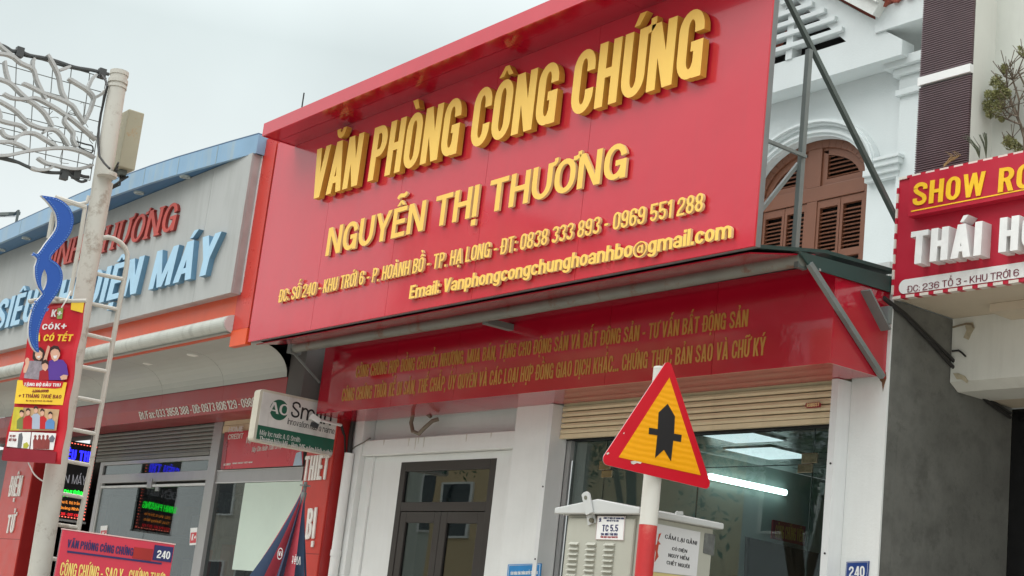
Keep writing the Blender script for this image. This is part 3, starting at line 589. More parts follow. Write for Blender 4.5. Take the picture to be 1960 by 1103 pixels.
T_ = thing('television', at(1490, 1080, pl=pw), 'large black wall screen below the red plaque inside the office', 'television')
decal('screen', T_, [(1428, 1030), (1573, 1063), (1566, 1180), (1424, 1150)], mat('black_screen', (14, 17, 18), rough=.12, var=.1), pw, .03, .03)
decal('screen_frame', T_, [(1426, 1028), (1575, 1062), (1568, 1184), (1422, 1153)], BLACK, pw, .004, .025)
T_ = decal('air_conditioner', None, [(1568, 924), (1590, 928), (1588, 951), (1566, 947)], mat('pale_box', (170, 186, 176)), pw, .004, .12); tag(T_, 'small pale box high on the inside wall near the right edge of the glass', 'wall box')

# ---------------------------------------------------------------- big red sign board
YP = 5.35; SB = thing('sign_board', (-8.2, YP, 3.55), 'huge red sign board with raised yellow lettering and projecting top hood', 'sign')
sx0, sx1 = -11.06, -5.372; z0 = at(1447, 470, Y=YP).z; z1 = 5.24; vz = at(566, 281, Y=YP).z; vx0 = at(566, 281, Y=YP).x
xs = [sx0, -10.02, -8.96, -7.9, -6.84, sx1]; zs = [z0, 5.75]
mb = MB()
ztp = at(507, 238, Y=5.055).z-.016
for i in range(5): mb.box(xs[i]+.0015, YP, z0, xs[i+1]-.0015, YP+.012, ztp)
mb.build('panel', RED, SB); bx('panel_core', (sx0+.002, YP+.013, z0+.003, sx1-.002, YP+.05, ztp-.002), mat('sign_core_grey', (120, 122, 122), rough=.5, streak=.3), SB)
# hood
vf = 5.055; mb = MB(); vzf = at(505.4, 261, Y=vf).z; vzt_ = at(507, 238, Y=vf).z
mb.box(vx0-.012, vf-.012, vzf, sx1+.012, vf, vzt_)
mb.box(vx0-.012, vf, vz-.0, vx0, YP-.004, vzt_)
hd = mb.build('hood_fascia', RED, SB)
mb = MB(); n = 5
for i in range(n):
    a = vx0+(sx1-vx0)*i/n; b = vx0+(sx1-vx0)*(i+1)/n
    mb.box(a+.001, vf+.0, vzf+.002, b-.001, vf+.135, vzf+.012); mb.box(a+.001, vf+(.139 if i in (0, 1, 2) else .136), vzf+.002, b-.001, YP-.002, vzf+.012)
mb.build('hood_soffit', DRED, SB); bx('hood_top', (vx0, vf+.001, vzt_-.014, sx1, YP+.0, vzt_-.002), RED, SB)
YL = YP-.062
q = lambda x, y: at(x, y, Y=YL)
lettering('lettering_title', SB, 'VĂN PHÒNG CÔNG CHỨNG', q(592.6, 383.4), q(1340, 144), q(599, 289.6).z-q(592.6, 383.4).z, NF, [GOLD, GOLDS], .046, -.046, W=.50, s=.184, t=.14, gap=.07, space=.30)
YL2 = YP-.028; q = lambda x, y: at(x, y, Y=YL2)
def sline(nm, txt, A, Bq, top, **k):
    return lettering(nm, SB, txt, q(*A), q(*Bq), q(*top).z-q(*A).z, NF, [GOLD, PALEY], .018, -.018, **k)
sline('lettering_name', 'NGUYỄN THỊ THƯƠNG', (622.3, 490.5), (1196, 338.5), (630, 437), W=.74, s=.185, t=.15, gap=.1, space=.36)
sline('lettering_address', 'ĐC: SỐ 240 - KHU TRỚI 6 - P. HOÀNH BỒ - TP. HẠ LONG - ĐT: 0838 333 893 - 0969 551 288', (532.5, 579.5), (1344, 403.5), (536, 555.0), W=.50, s=.142, t=.115, gap=.085, space=.27)
sline('lettering_email', 'Email: Vanphongcongchunghoanhbo@gmail.com', (782.2, 572.4), (1399, 454.5), (785.5, 547), W=.66, s=.2, t=.15, gap=.06, space=.34)
# steel frame behind the right end
XF = -5.46; q = lambda x, y: at(x, y, X=XF)
fr = MB(); pt, pbm = q(1548, 95), q(1523, 476); yp_ = (pt.y+pbm.y)/2; fr.bar((XF, yp_, pbm.z-.02), (XF, yp_, pt.z), .030)
fr.build('frame_post', STEEL, SB)
ra, rb = q(1508, 0), q(1718, 425); d_ = (rb-ra); MB().bar(ra-d_*.35, rb+d_*.03, .027).build('frame_rod', DSTEEL, SB)
MB().bar((XF+.03, YP+.045, q(1462, 272).z), (XF+.03, yp_, q(1524, 298).z), .018).build('frame_strut', STEEL, SB)
MB().bar((XF-.02, YP+.05, q(1452, 440).z), (XF-.02, yp_, q(1524, 308).z), .020).build('frame_strut', STEEL, SB)

# ---------------------------------------------------------------- canopy under the sign
CN = thing('canopy', (-8.2, 5.9, 3.6), 'dark green sheet canopy on a rusty grey tube and steel braces below the big sign', 'canopy')
ct, cb = at(1530, 482, X=XR), at(1712, 532, X=XR)
mb = MB(); zf, zr = z0+.012, cb.z+.03
zq_ = at(565, 664, Y=5.8).z*.5+at(1537, 500, Y=5.8).z*.5+.07; mb.prism([(-10.95, 5.405, zf), (-10.95, 5.95, zq_), (-10.95, 6.55, max(zr, zq_+.03)), (-10.95, 6.55, max(zr, zq_+.03)+.02), (-10.95, 5.95, zq_+.02), (-10.95, 5.405, zf+.02)], (5.52, 0, 0)); mb.build('roof_sheet', GREEN, CN)
e1, e2, e3, e4 = at(1531, 481, X=XR), at(1713, 531, X=XR), at(1713, 562, X=XR), at(1552, 513, X=XR)
MB().prism([e1, e2, e3, e4], (-.012, 0, 0)).build('edge_plate', GREEN, CN); MB().box(XR-.006, 5.9, e4.z, XR+.004, 5.912, e4.z+.012).build('rivet', SILVER, CN)
mb = MB(); zs_ = z0-.006
tl = at(565, 664, Y=5.80); tr_ = at(1537, 500, Y=5.80); zt_ = (tl.z+tr_.z)/2; zk = zt_+.055
for i in range(5): a = -11.0+i*1.11; mb.prism([(a+.002, YP+.051, zs_-.004), (a+1.106, YP+.051, zs_-.004), (a+1.106, 5.9, zk), (a+.002, 5.9, zk)], (0, 0, -.008))
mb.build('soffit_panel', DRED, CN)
tl = at(565, 664, Y=5.80); tr_ = at(1537, 500, Y=5.80); zt_ = (tl.z+tr_.z)/2
MB().tube([(tl.x, 5.80, zt_), (-8, 5.80, zt_-.008), (tr_.x, 5.80, zt_+.004)], .042, n=12).build('tube_beam', GUTTER, CN, smooth=True)
MB().box(tl.x-.05, 5.755, zt_-.05, tl.x+.01, 5.86, zt_+.06).build('tube_bracket', STEEL, CN); MB().box(tr_.x-.03, 5.765, zt_-.05, tr_.x+.0, 5.835, zt_+.05).build('tube_bracket', DSTEEL, CN)
xb = at(965, 630, Y=6.0).x; mb = MB(); mb.box(xb-.03, 5.83, zt_-.055, xb+.03, 6.14, zt_-.012); mb.box(xb-.034, 6.12, zt_-.06, xb+.034, 6.16, zt_+.02); mb.build('joist', STEEL, CN)
MB().bar(at(1549, 505, X=XR), at(1689, 722, X=XR), .030).build('brace', STEEL, CN)
MB().bar((tl.x-.0, 5.80, zt_-.05), at(612, 733, Y=6.05), .016).build('brace', STEEL, CN)
mb = MB(); mb.bar(at(1656, 556, X=XR+.01), at(1695, 632, X=XR+.01), .012, .075, up=(1, 0, 0)); mb.box(XR-.01, 6.43, at(1695, 620, X=XR).z-.01, XR+.05, 6.46, at(1695, 620, X=XR).z+.09); mb.build('bracket', STEEL, CN)

# ---------------------------------------------------------------- lower red box sign
YB = 6.06; FB = thing('box_sign', (-8, YB, 3.04), 'long red box sign with two lines of ochre capitals above the office door', 'sign')
bx0 = at(605, 793.5, Y=YB).x; bx1 = XR-.02; bz = (at(605, 793.5, Y=YB).z+at(1589.4, 693.8, Y=YB).z)/2; btz = 3.60
vsx = [bx0, at(866, 768, Y=YB).x, at(1156, 740, Y=YB).x, at(1361, 718, Y=YB).x, bx1]
vsx.insert(1, (vsx[0]+vsx[1])/2+.15)
mb = MB()
for i in range(5): mb.box(vsx[i]+.0015, YB, bz, vsx[i+1]-.0015, YB+.01, btz)
mb.build('front_panel', RED2, FB)
bx('end_panel', (bx1-.01, YB+.0101, bz, bx1, 6.515, btz), RED2, FB); bx('end_panel', (bx0, YB+.0101, bz, bx0+.01, F-.06, btz), RED2, FB)
mb = MB()
for i in range(5): mb.box(vsx[i]+.0015, YB+.011, bz+.002, vsx[i+1]-.0015, F-.045, bz+.012)
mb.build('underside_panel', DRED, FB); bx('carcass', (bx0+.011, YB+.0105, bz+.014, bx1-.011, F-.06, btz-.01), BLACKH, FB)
q = lambda x, y: at(x, y, Y=YB)
for nm, txt, A_, B_, tp_ in (('lettering_upper', 'CÔNG CHỨNG HỢP ĐỒNG CHUYỂN NHƯỢNG, MUA BÁN, TẶNG CHO ĐỘNG SẢN VÀ BẤT ĐỘNG SẢN - TƯ VẤN BẤT ĐỘNG SẢN', (680.8, 723.7), (1431, 624.9), (683.5, 700.2)), ('lettering_lower', 'CÔNG CHỨNG THỪA KẾ DI SẢN, THẾ CHẤP, ỦY QUYỀN VÀ CÁC LOẠI HỢP ĐỒNG GIAO DỊCH KHÁC... CHỨNG THỰC BẢN SAO VÀ CHỮ KÝ', (653.9, 769), (1464, 680), (655.5, 744.5))):
    lettering(nm, FB, txt, q(*A_), q(*B_), q(*tp_).z-q(*A_).z, NF, VINYL, .003, .001, W=.50, s=.16, t=.12, gap=.08, space=.30)

# ---------------------------------------------------------------- small things on the office front
pl = (Vector((0, 6.425, 0)), NF)
def plate(nm, quad, pl, m, th=.006, rim=None, lab=None, cat=None, grp=None):
    ctr = at(sum(p[0] for p in quad)/4, sum(p[1] for p in quad)/4, pl=pl); T_ = thing(nm, ctr, lab, cat, grp); decal('plate', T_, quad, m, pl, .002, th)
    if rim: inset(T_, quad, pl, rim, th+.003)
    return T_
def inset(par, quad, pl, m, off, k=.06, wd=.022):
    cx_, cy_ = sum(p[0] for p in quad)/4, sum(p[1] for p in quad)/4; mbb = MB(); n = Vector(pl[1]); o = [at(cx_+(x-cx_)*(1-k), cy_+(y-cy_)*(1-k), pl=pl)+n*off for x, y in quad]; i = [at(cx_+(x-cx_)*(1-k-wd), cy_+(y-cy_)*(1-k-wd), pl=pl)+n*off for x, y in quad]
    for j in range(4): mbb.add([o[j], o[(j+1) % 4], i[(j+1) % 4], i[j]], [(0, 1, 2, 3)])
    return mbb.build('plate_border', m, par)
plp = (Vector((0, 6.516, 0)), NF); decal('rust_stain', B, [(1684, 716), (1690, 708), (1696, 712), (1697, 724), (1693, 736), (1690, 750), (1688, 732), (1684, 728)], RUST, plp, .0002, .001)
T_ = plate('house_number_plate', [(1622, 1076), (1665, 1074.5), (1661, 1122), (1618, 1124)], plp, BLUE, .006, WHITE, 'blue enamel plate reading 240 on the white pier right of the shopfront', 'number plate')
lettering('plate_number', T_, '240', at(1627, 1106, pl=plp), at(1657, 1105, pl=plp), at(1628.5, 1085, pl=plp).z-at(1627, 1106, pl=plp).z, NF, WHITE, .001, .009, W=.62, s=.2, t=.15)
T_ = plate('notice_plate', [(974, 1081), (1038, 1079), (1033, 1135), (969, 1137)], pl, mat('notice_blue', (40, 128, 190), rough=.35), .006, WHITE, 'sky blue notice plate on the white pier left of the shopfront', 'notice')
for k, tx in enumerate(('VĂN PHÒNG CÔNG CHỨNG NGUYỄN THỊ THƯƠNG', 'CÔNG CHỨNG')):
    lettering('notice_lettering', T_, tx, at(979-k*.8+k*10, 1101+k*14, pl=pl), at(1031-k*10, 1099.5+k*14, pl=pl), .022, NF, WHITE, .001, .009, W=.5)
# downpipe with thin cable, conduit loop
T_ = thing('downpipe', at(665, 1000, Y=6.40), 'white drain pipe beside the red pillar at the left end of the office', 'pipe')
pa, pb_ = at(668, 868, Y=6.40), at(652, 1000, Y=6.40); xpi = (pa.x+pb_.x)/2
MB().tube([(xpi, 6.40, .2), (xpi, 6.40, pa.z)], .042, n=12).build('pipe', WHITE, T_, smooth=True); MB().tube([(xpi, 6.40, 1.9), (xpi, 6.40, 1.95)], .048, n=12).build('pipe_joint', WHITE, T_, smooth=True)
MB().tube([(xpi-.03, 6.42, pa.z-.05), (xpi-.035, 6.41, pa.z+.15), (xpi-.05, 6.43, pa.z+.5)], .022, n=8).build('feed_hose', CABLE, T_, smooth=True)
w3 = cp(660, 740, 3.038); T_ = MB().tube([at(*w3(*p), Y=y) for p, y in (((500, 175), 6.46), ((440, 130), 6.42), ((400, 150), 6.40), ((385, 210), 6.40), ((395, 260), 6.40), ((430, 275), 6.40), ((470, 235), 6.41), ((510, 200), 6.42), ((545, 190), 6.46))], .017, n=8).build('conduit_loop', mat('old_conduit', (120, 110, 96), rough=.6, dirt=.4), smooth=True)
tag(T_, 'loose loop of grey conduit hanging under the red box sign above the door', 'conduit')
T_ = MB().tube([at(*w3(*p), Y=6.435) for p in ((20, 385), (60, 350), (110, 325), (140, 305))]+[at(*w3(150, 300), Y=6.55)], .006, n=6).build('wall_wire', mat('grey_wire', (110, 106, 98))); tag(T_, 'thin grey wire running up the white pilaster beside the drain pipe', 'wire')

# ---------------------------------------------------------------- electronics store on the left
ES = thing('electronics_store', (-15, 6.3, .15), 'electronics shop with bowed blue fascia, grey sign wall and orange band', 'shop')
FBLUE = mat('faded_blue_panel', (132, 166, 194), rough=.38, var=.12, scale=1.6, streak=.75, dirt_rgb=(176, 182, 170), spec=.5)
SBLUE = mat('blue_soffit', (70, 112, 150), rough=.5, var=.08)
GPAN = mat('grey_panel', (172, 174, 172), rough=.55, var=.05, scale=2, streak=.4, dirt_rgb=(116, 114, 106))
ORNG = mat('orange_panel', (222, 84, 42), rough=.35, var=.07, scale=2, streak=.2, dirt_rgb=(170, 60, 40))
ORRED = mat('orange_panel_reflection_tint', (200, 60, 50), rough=.3, var=.05, streak=.15)  # redder than the orange foot: the reflection difference is put into the colour
STRED = mat('store_red_panel', (150, 34, 38), rough=.35, var=.08, scale=2, streak=.2, dirt_rgb=(100, 30, 30))
XE = -11.30; YG = 5.25
bow = [(-11.29, 5.262), (-11.7, 5.21), (-12.1, 5.165), (-12.6, 5.11), (-13.1, 5.07), (-13.7, 5.04), (-14.3, 5.02), (-15, 5.015), (-15.8, 5.015), (-16.8, 5.02), (-18, 5.03), (-20.5, 5.05)]
zb0, zb1 = 5.156, 5.325
mb = MB(); XJ = [-11.9, -12.55, -13.2, -14.3, -15.4, -16.5, -17.6]
for i in range(len(bow)-1):
    (xa, ya), (xb, yb) = bow[i], bow[i+1]
    mb.prism([(xa, ya, zb0), (xb, yb, zb0), (xb, yb+.03, zb0), (xa, ya+.03, zb0)], (0, 0, zb1-zb0))
fo = mb.build('fascia', FBLUE, ES)
mb = MB(); mb.prism([(x, y+.002, zb1+.001) for x, y in bow]+[(-20.5, 7, zb1+.001), (-11.29, 7, zb1+.001)], (0, 0, .014)); mb.build('fascia_cap', mat('dark_blue_cap', (70, 98, 128), rough=.5), ES)
bx('fascia_return', (-11.289, 5.262, zb0, -11.275, 5.6, zb1), FBLUE, ES)
mb = MB()
for i in range(len(bow)-1):
    (xa, ya), (xb, yb) = bow[i], bow[i+1]; mb.prism([(xa, ya+.03, zb0+.012), (xb, yb+.03, zb0+.012), (xb, 5.4, zb0+.012), (xa, 5.4, zb0+.012)], (0, 0, .02))
so_ = mb.build('fascia_soffit', SBLUE, ES)
def bowY(x):
    for i in range(len(bow)-1):
        (xa, ya), (xb, yb) = bow[i], bow[i+1]
        if xb <= x <= xa: return ya+(yb-ya)*(x-xa)/(xb-xa)
    return 5.05
for x in XJ: y = bowY(x); bx('fascia_joint', (x-.006, y-.0025, zb0+.001, x+.006, y+.002, zb1-.001), mat('pale_blue_sealant', (150, 170, 178), rough=.6, streak=.5), ES)
for px_ in ((354, 338), (266, 369), (50, 456), (2, 478)):
    p = at(*px_, Z=zb0+.006); mb = MB(); mb.tube([(p.x, p.y, zb0+.012), (p.x, p.y, zb0-.004)], .05, n=16); d = mb.build('downlight', mat('downlight_glass', (196, 206, 204), rough=.3), ES, smooth=True)
    MB().tube([(p.x, p.y, zb0+.008), (p.x, p.y, zb0-.0065)], .034, n=14).build('lens', mat('downlight_lens', (150, 158, 156), rough=.2), d)
# grey sign wall
gz0 = at(443.8, 560, X=XE).z; gx1 = at(484, 293, Y=YG).x
xs = [-20.5, -18.3, -16.1, -13.9, -12.05, gx1]; mb = MB()
for i in range(5): mb.box(xs[i]+.002, YG, gz0, xs[i+1]-.002, YG+.02, zb0+.005)
mb.build('sign_wall', GPAN, ES); mb = MB(); mb.box(gx1-.012, YG+.0205, gz0, gx1, 5.34, zb0); mb.box(-20.5, YG+.0205, gz0+.002, gx1-.0125, 5.40, gz0+.012); mb.build('sign_wall_return', mat('pale_grey_return', (172, 166, 164), rough=.5, streak=.3), ES)
MB().box(gx1+.001, 5.335, gz0+.02, gx1+.012, 5.345, zb0).build('white_edge_strip', WTRIM, ES)
q = lambda x, y: at(x, y, Y=YG-.03)
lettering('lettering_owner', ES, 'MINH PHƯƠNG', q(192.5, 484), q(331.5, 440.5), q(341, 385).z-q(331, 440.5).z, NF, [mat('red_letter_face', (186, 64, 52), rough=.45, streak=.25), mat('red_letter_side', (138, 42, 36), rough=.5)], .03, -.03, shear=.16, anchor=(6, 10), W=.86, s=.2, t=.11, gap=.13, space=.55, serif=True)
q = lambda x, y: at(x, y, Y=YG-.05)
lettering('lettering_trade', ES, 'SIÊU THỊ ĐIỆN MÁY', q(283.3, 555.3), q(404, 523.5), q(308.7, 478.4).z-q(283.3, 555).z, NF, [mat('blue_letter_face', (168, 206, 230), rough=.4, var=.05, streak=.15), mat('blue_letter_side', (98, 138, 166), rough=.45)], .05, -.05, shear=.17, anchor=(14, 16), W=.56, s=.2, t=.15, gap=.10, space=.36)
# orange band with end strip
oz = at(441, 664, Y=5.34).z
MB().box(-20.5, 5.345, 3.60, -11.37, 5.39, gz0+.03).build('orange_band', ORNG, ES)
mb = MB(); za = at(440, 634, Y=5.345).z; mb.box(-11.365, 5.343, za, -11.075, 5.39, 5.3); mb.build('end_strip', ORRED, ES); MB().box(-11.365, 5.338, oz, -11.075, 5.39, za-.004).build('end_strip_foot', ORNG, ES)
# half round gutter
gt, gb = at(433, 600, X=-11.37), at(443, 637, X=-11.37); gh = gt.z-gb.z; gr = gh/2; gcz = (gt.z+gb.z)/2
prof = [(5.343-math.sin(math.pi*i/14)*gr*1.1, gcz+math.cos(math.pi*i/14)*gr) for i in range(15)]
mb = MB(); gxs = [-20.5, -18.9, -17.3, -15.7, -14.1, -12.7, -11.372]
for k in range(6):
    a, b = gxs[k]+.002, gxs[k+1]-.002
    for i in range(14): mb.add([(a, *prof[i]), (b, *prof[i]), (b, *prof[i+1]), (a, *prof[i+1])], [(0, 3, 2, 1)])
GUT = mat('grimy_white_gutter', (186, 188, 180), rough=.5, var=.06, scale=2.5, streak=.75, dirt_rgb=(74, 72, 60), dirt=.3)
mb.build('gutter', GUT, ES, smooth=True); MB().prism([(-11.371, y, z) for y, z in prof], (.006, 0, 0)).build('gutter_end_cap', mat('cap_white', (206, 202, 200), rough=.5), ES)
mb = MB()
for x in gxs[1:-1]:
    for i in range(14): p0, p1 = prof[i], prof[i+1]; s_ = 1.03; c0 = (5.343, gcz); e0 = [(c0[0]+(p[0]-c0[0])*s_, c0[1]+(p[1]-c0[1])*s_) for p in (p0, p1)]; mb.add([(x-.012, *e0[0]), (x+.012, *e0[0]), (x+.012, *e0[1]), (x-.012, *e0[1])], [(0, 3, 2, 1)])
mb.build('gutter_seam', GUT, ES)
# coved soffit, red text band
cz = gb.z-.005; YR = 5.93; rz1 = at(180, 776, Y=YR).z; rz1 = (rz1+at(520, 724.5, Y=YR).z)/2
pr = [(5.30, cz), (5.62, cz-.01)]+[(5.62+.30*math.sin(math.pi/2*i/8), cz-.01-(cz-.01-rz1)*(1-math.cos(math.pi/2*i/8))) for i in range(1, 9)]
mb = MB(); cxs = [-20.5, -18.6, -17, -15.4, -13.95, -12.6, -11.385]
for k in range(6):
    a, b = cxs[k]+.0015, cxs[k+1]-.0015
    for i in range(len(pr)-1): mb.add([(a, *pr[i]), (b, *pr[i]), (b, *pr[i+1]), (a, *pr[i+1])], [(0, 1, 2, 3)])
mb.build('cove_soffit', mat('white_grey_soffit', (172, 174, 168), rough=.5, var=.05, scale=1.5, dirt=.15), ES, smooth=True)
bx('cove_backing', (-20.5, 5.4, cz+.03, -11.12, 6.5, cz+.06), BLACKH, ES)
for px_ in ((285, 696), (370, 679)):
    p = at(*px_, Z=cz-.006); o = MB().tube([(p.x, p.y, cz-.004), (p.x, p.y, cz-.016)], .06, n=16).build('downlight', mat('soffit_light', (226, 226, 220), rough=.35), ES, smooth=True)
zban = rz1-.185; rb = [(YR, rz1), (YR, rz1-.13), (YR+.05, rz1-.238), (6.48, zban), (6.48, zban+.02), (YR+.07, rz1-.21)]
mb = MB()
for k in range(6):
    a, b = cxs[k]+.0015, cxs[k+1]-.0015; mb.prism([(a, y, z) for y, z in rb+[(YR+.11, rz1)]], (b-a, 0, 0))
mb.build('text_band', STRED, ES)
A_, B_ = at(274, 801, Y=YR+.06), at(497, 776, Y=YR+.06); ph = thing; lp = (0, -(.23), -.09); n_ = Vector((0, -.907, -.42)).normalized()
u_ = Vector((0, -.42, .907)).normalized()
A2 = Vector((A_.x, YR+.039, rz1-.214)); B2 = Vector((B_.x, YR+.039, rz1-.214))
lettering('lettering_phone', ES, 'Đt/Fax: 033 3858 388 - DĐ: 0973 806 129 - 0986', A2, B2, .080, n_, mat('pale_grey_letter', (206, 202, 194), rough=.5), .0034, .003, up=u_, W=.5, s=.14, t=.11, space=.16)
# shopfront
YS = 6.5; q = lambda x, y: at(x, y, Y=YS); P_ = q
pz = .15
def rect(nm, a, b, m, y0=YS, th=.03, par=ES, z0=None):
    """panel between pixel corner a (upper left) and b (lower right) read on the shopfront plane"""
    p, r_ = q(*a), q(*b); return bx(nm, (p.x, y0, r_.z if z0 is None else z0, r_.x, y0+th, p.z), m, par)
xa = q(197, 900).x; xp0, xp1_ = q(411, 830).x, q(427, 830).x; xr1 = q(580, 900).x
zsh = q(380, 866).z; ztr0, ztr1 = q(380, 901).z, q(380, 919).z
mb = MB(); n = 7; h_ = (zban-zsh)/n
for i in range(n): a = zsh+i*h_; mb.prism([(xa-.4, YS+.02, a+.0005), (xa-.4, YS-.004, a+h_*.15), (xa-.4, YS-.008, a+h_*.5), (xa-.4, YS-.004, a+h_*.9), (xa-.4, YS+.02, a+h_-.0005)], (xp0-xa+.39, 0, 0))
mb.box(xa-.4, YS-.02, zsh-.035, xp0-.01, YS+.03, zsh); mb.build('roller_shutter', GREYSL, ES)
mb = MB(); mb.box(xp0, YS-.02, pz, xp1_, YS+.055, zban); po = mb.build('shopfront_post', SILVER, ES, bevel=.004)
mb = MB(); mb.box(xa-.10, YS, pz, xa, YS+.05, zsh-.04); mb.box(xa, YS, ztr1-.0, xp0-.002, YS+.05, ztr0); mb.box(xa, YS, zsh-.08, xp0-.002, YS+.05, zsh-.04)
fo = mb.build('shopfront_frame', SILVER, ES, bevel=.003)
bx('transom_pane', (xa, YS+.02, ztr0, xp0-.002, YS+.026, zsh-.08), SGLASS, fo)
xd = [xa+.02, xa+(xp0-xa)*.5, xp0-.03]
for i in range(2): bx('glass_door', (xd[i]+.004, YS+.018, pz+.05, xd[i+1]-.004, YS+.028, ztr1-.06), SGLASS, ES); 
mb = MB(); mb.box(xd[1]-.06, YS-.01, ztr1-.07, xd[1]+.06, YS+.04, ztr1+.03); mb.build('door_patch', SILVER, ES); mb = MB(); mb.box(xd[1]+.13, YS+.01, ztr1-.10, xd[1]+.21, YS+.036, ztr1-.03); mb.build('door_patch', SILVER, ES)
mb = MB(); mb.box(xa, YS+.005, pz, xa+.02, YS+.045, ztr1); mb.box(xa+.021, YS+.005, ztr1-.055, xp0-.003, YS+.045, ztr1-.03); mb.build('door_edge', mat('white_seal', (210, 212, 210), rough=.4), ES)
# right display window
zq0, zq1 = q(500, 899).z, q(500, 921).z
bx('window_frame', (xp1_+.003, YS, zq1, xr1, YS+.05, zq0), SILVER, ES); bx('window_frame', (xp1_+.003, YS, pz, xr1, YS+.05, pz+.3), SILVER, ES); MB().box(xp1_+.003, YS-.004, zq1-.008, xr1, YS+.046, zq1-.001).build('frame_bead', WTRIM, ES); MB().box(xp1_+.003, YS-.004, zq0+.001, xr1, YS+.046, zq0+.009).build('frame_bead', WTRIM, ES)
bx('display_pane', (xp1_+.003, YS+.02, pz+.3, xr1, YS+.028, zq1-.009), SGLASS, ES)
mb = MB(); zc = q(470, 826).z
for i in range(4): mb.box(xp1_+.003, YS-.01+.006*(i % 2), zc+i*.075, xr1, YS+.03, zc+i*.075+.07)
mb.build('cream_shutter', CREAM, ES)
# shop room behind the glass
mb = MB(); mb.box(-34, 10.4, .15, -11.2, 10.5, 3.4); mb.box(-11.2, 6.62, .15, -11.13, 10.5, 3.4); mb.box(-34, 6.62, 3.0, -11.2, 10.4, 3.1); mb.box(-34.1, 6.5, .15, -34, 10.5, 3.4); mb.box(-34, 6.52, .15, -20.3, 6.6, 3.1); mb.build('store_room', mat('dim_room_wall', (128, 130, 126), rough=.8, var=.12), ES)
bx('store_floor', (-34, 6.4, .151, -11.2, 10.4, .17), mat('store_tile', (150, 148, 142), rough=.3), ES)
random.seed(21)
for k in range(7):
    xk = -25.5+k*2.05; mb = MB()
    for z_ in (.3, 1.0, 1.7, 2.3, 2.9): mb.box(xk, 9.4, z_, xk+1.9, 9.9, z_+.03)
    mb.box(xk-.03, 9.4, .2, xk-.001, 9.9, 2.95); mb.box(xk+1.901, 9.4, .2, xk+1.93, 9.9, 2.95); so3 = mb.build('stock_shelf', mat('shelf_grey', (92, 94, 96), rough=.6), ES)
    for z_ in (1.03, 1.73, 2.33):
        xx = xk+.06
        while xx < xk+1.6: wb_ = random.uniform(.2, .42); bx('carton', (xx, 9.42, z_, xx+wb_, 9.8, z_+random.uniform(.25, .52)), mat('carton_%d' % random.randrange(5), random.choice([(120, 92, 62), (190, 188, 182), (60, 70, 90), (150, 50, 46), (84, 84, 84)]), rough=.7, var=.15), so3); xx += wb_+random.uniform(.03, .25)
bx('upper_store_wall', (-20.5, 6.52, zban-.02, -11.13, 6.62, 5.1), mat('dark_grey_wall', (92, 88, 86), rough=.8, var=.1), ES)
# red pillars with white letters
PR = mat('pillar_orange_red', (190, 52, 40), rough=.35, var=.06, streak=.2, dirt_rgb=(130, 40, 36)); PRS = mat('pillar_side_red', (168, 40, 40), rough=.35, var=.06)
WL = mat('white_pillar_letter', (226, 222, 216), rough=.5)
def pillar(fl, fr_, yf, words, px_, hgt):
    x0, x1 = at(*fl, Y=yf).x, at(*fr_, Y=yf).x; o = bx('pillar', (x0, yf, .15, x1, 6.62, zban+.25), PR, ES, bevel=.006)
    MB().box(x1+.001, yf+.012, .15, x1+.012, 6.6, zban+.25).build('pillar_side', PRS, o)
    mb = MB()
    for z_ in (1.35, 1.9): mb.box(x0+.002, yf-.001, z_, x1-.002, yf+.004, z_+.006)
    mb.build('pillar_joint', mat('joint_dark_red', (120, 34, 30), rough=.6), o)
    for tx, A_, B_, t_ in words:
        a, b, tt = at(*A_, Y=yf), at(*B_, Y=yf), at(*t_, Y=yf); lettering('pillar_lettering', o, tx, a, b, tt.z-a.z, NF, WL, .012, .002, W=.5, s=.19, t=.14)
    return x0, x1
ppx = pillar((578, 930), (629, 930), 6.30, [('THIẾT', (581, 921), (627, 918), (586, 874)), ('BỊ', (586, 1033), (603, 1031), (594, 974))], None, None)
ppl = pillar((5, 930), (58, 925), 6.28, [('ĐIỆN', (17, 951), (39, 950), (24, 912)), ('TỬ', (12, 1021), (26, 1020), (19, 986))], None, None)
bx('store_end_wall', (-11.38, 5.93, rz1-.24, XL-.002, 6.295, cz+.1), mat('dark_grey_end_wall', (92, 88, 86), rough=.8, var=.1), ES)
# ---- poster, blind and stickers in the shop windows
pl = (Vector((0, YS-.03, 0)), NF)
T_ = thing('poster', at(500, 862, pl=pl), 'red credit advertising poster above the display window of the electronics shop', 'poster')
PRED = mat('poster_red', (196, 36, 50), rough=.3, var=.04)
decal('poster_sheet', T_, [(431, 828), (583, 814), (580, 891), (423, 899)], PRED, pl, .0, .004); decal('poster_edge', T_, [(431, 828), (439, 827), (431, 898), (423, 899)], mat('poster_dark_red', (150, 22, 38), rough=.3), pl, .005)
q = lambda x, y: at(x, y, pl=pl)
def wr(par, nm, tx, A_, B_, top, m, lift=.006, n=NF, **k): return lettering(nm, par, tx, A_, B_, (top-A_).length if isinstance(top, Vector) else top, n, m, .001, lift, **k)
wr(T_, 'poster_heading', 'HOME', q(438, 828), q(466, 826), q(439, 818), WL, W=.66); wr(T_, 'poster_heading', 'CREDIT', q(437, 842), q(466, 839.5), q(438, 832), WL, W=.66)
wr(T_, 'poster_script', 'Vay', q(471, 849), q(482, 848), q(472, 838), WL, W=.5, s=.12, shear=.2); wr(T_, 'poster_script', 'Này Còn Hoãn Toàn Cơ Hội', q(483, 866), q(540, 858.5), q(484, 856), WL, W=.5, s=.11, shear=.2)
wr(T_, 'poster_small_print', 'HOME CREDIT VIỆT NAM', q(446, 889), q(484, 886.5), q(446, 886.2), WL); wr(T_, 'poster_logo', 'HC 8888', q(429, 892), q(442, 891), q(429, 888), WL)
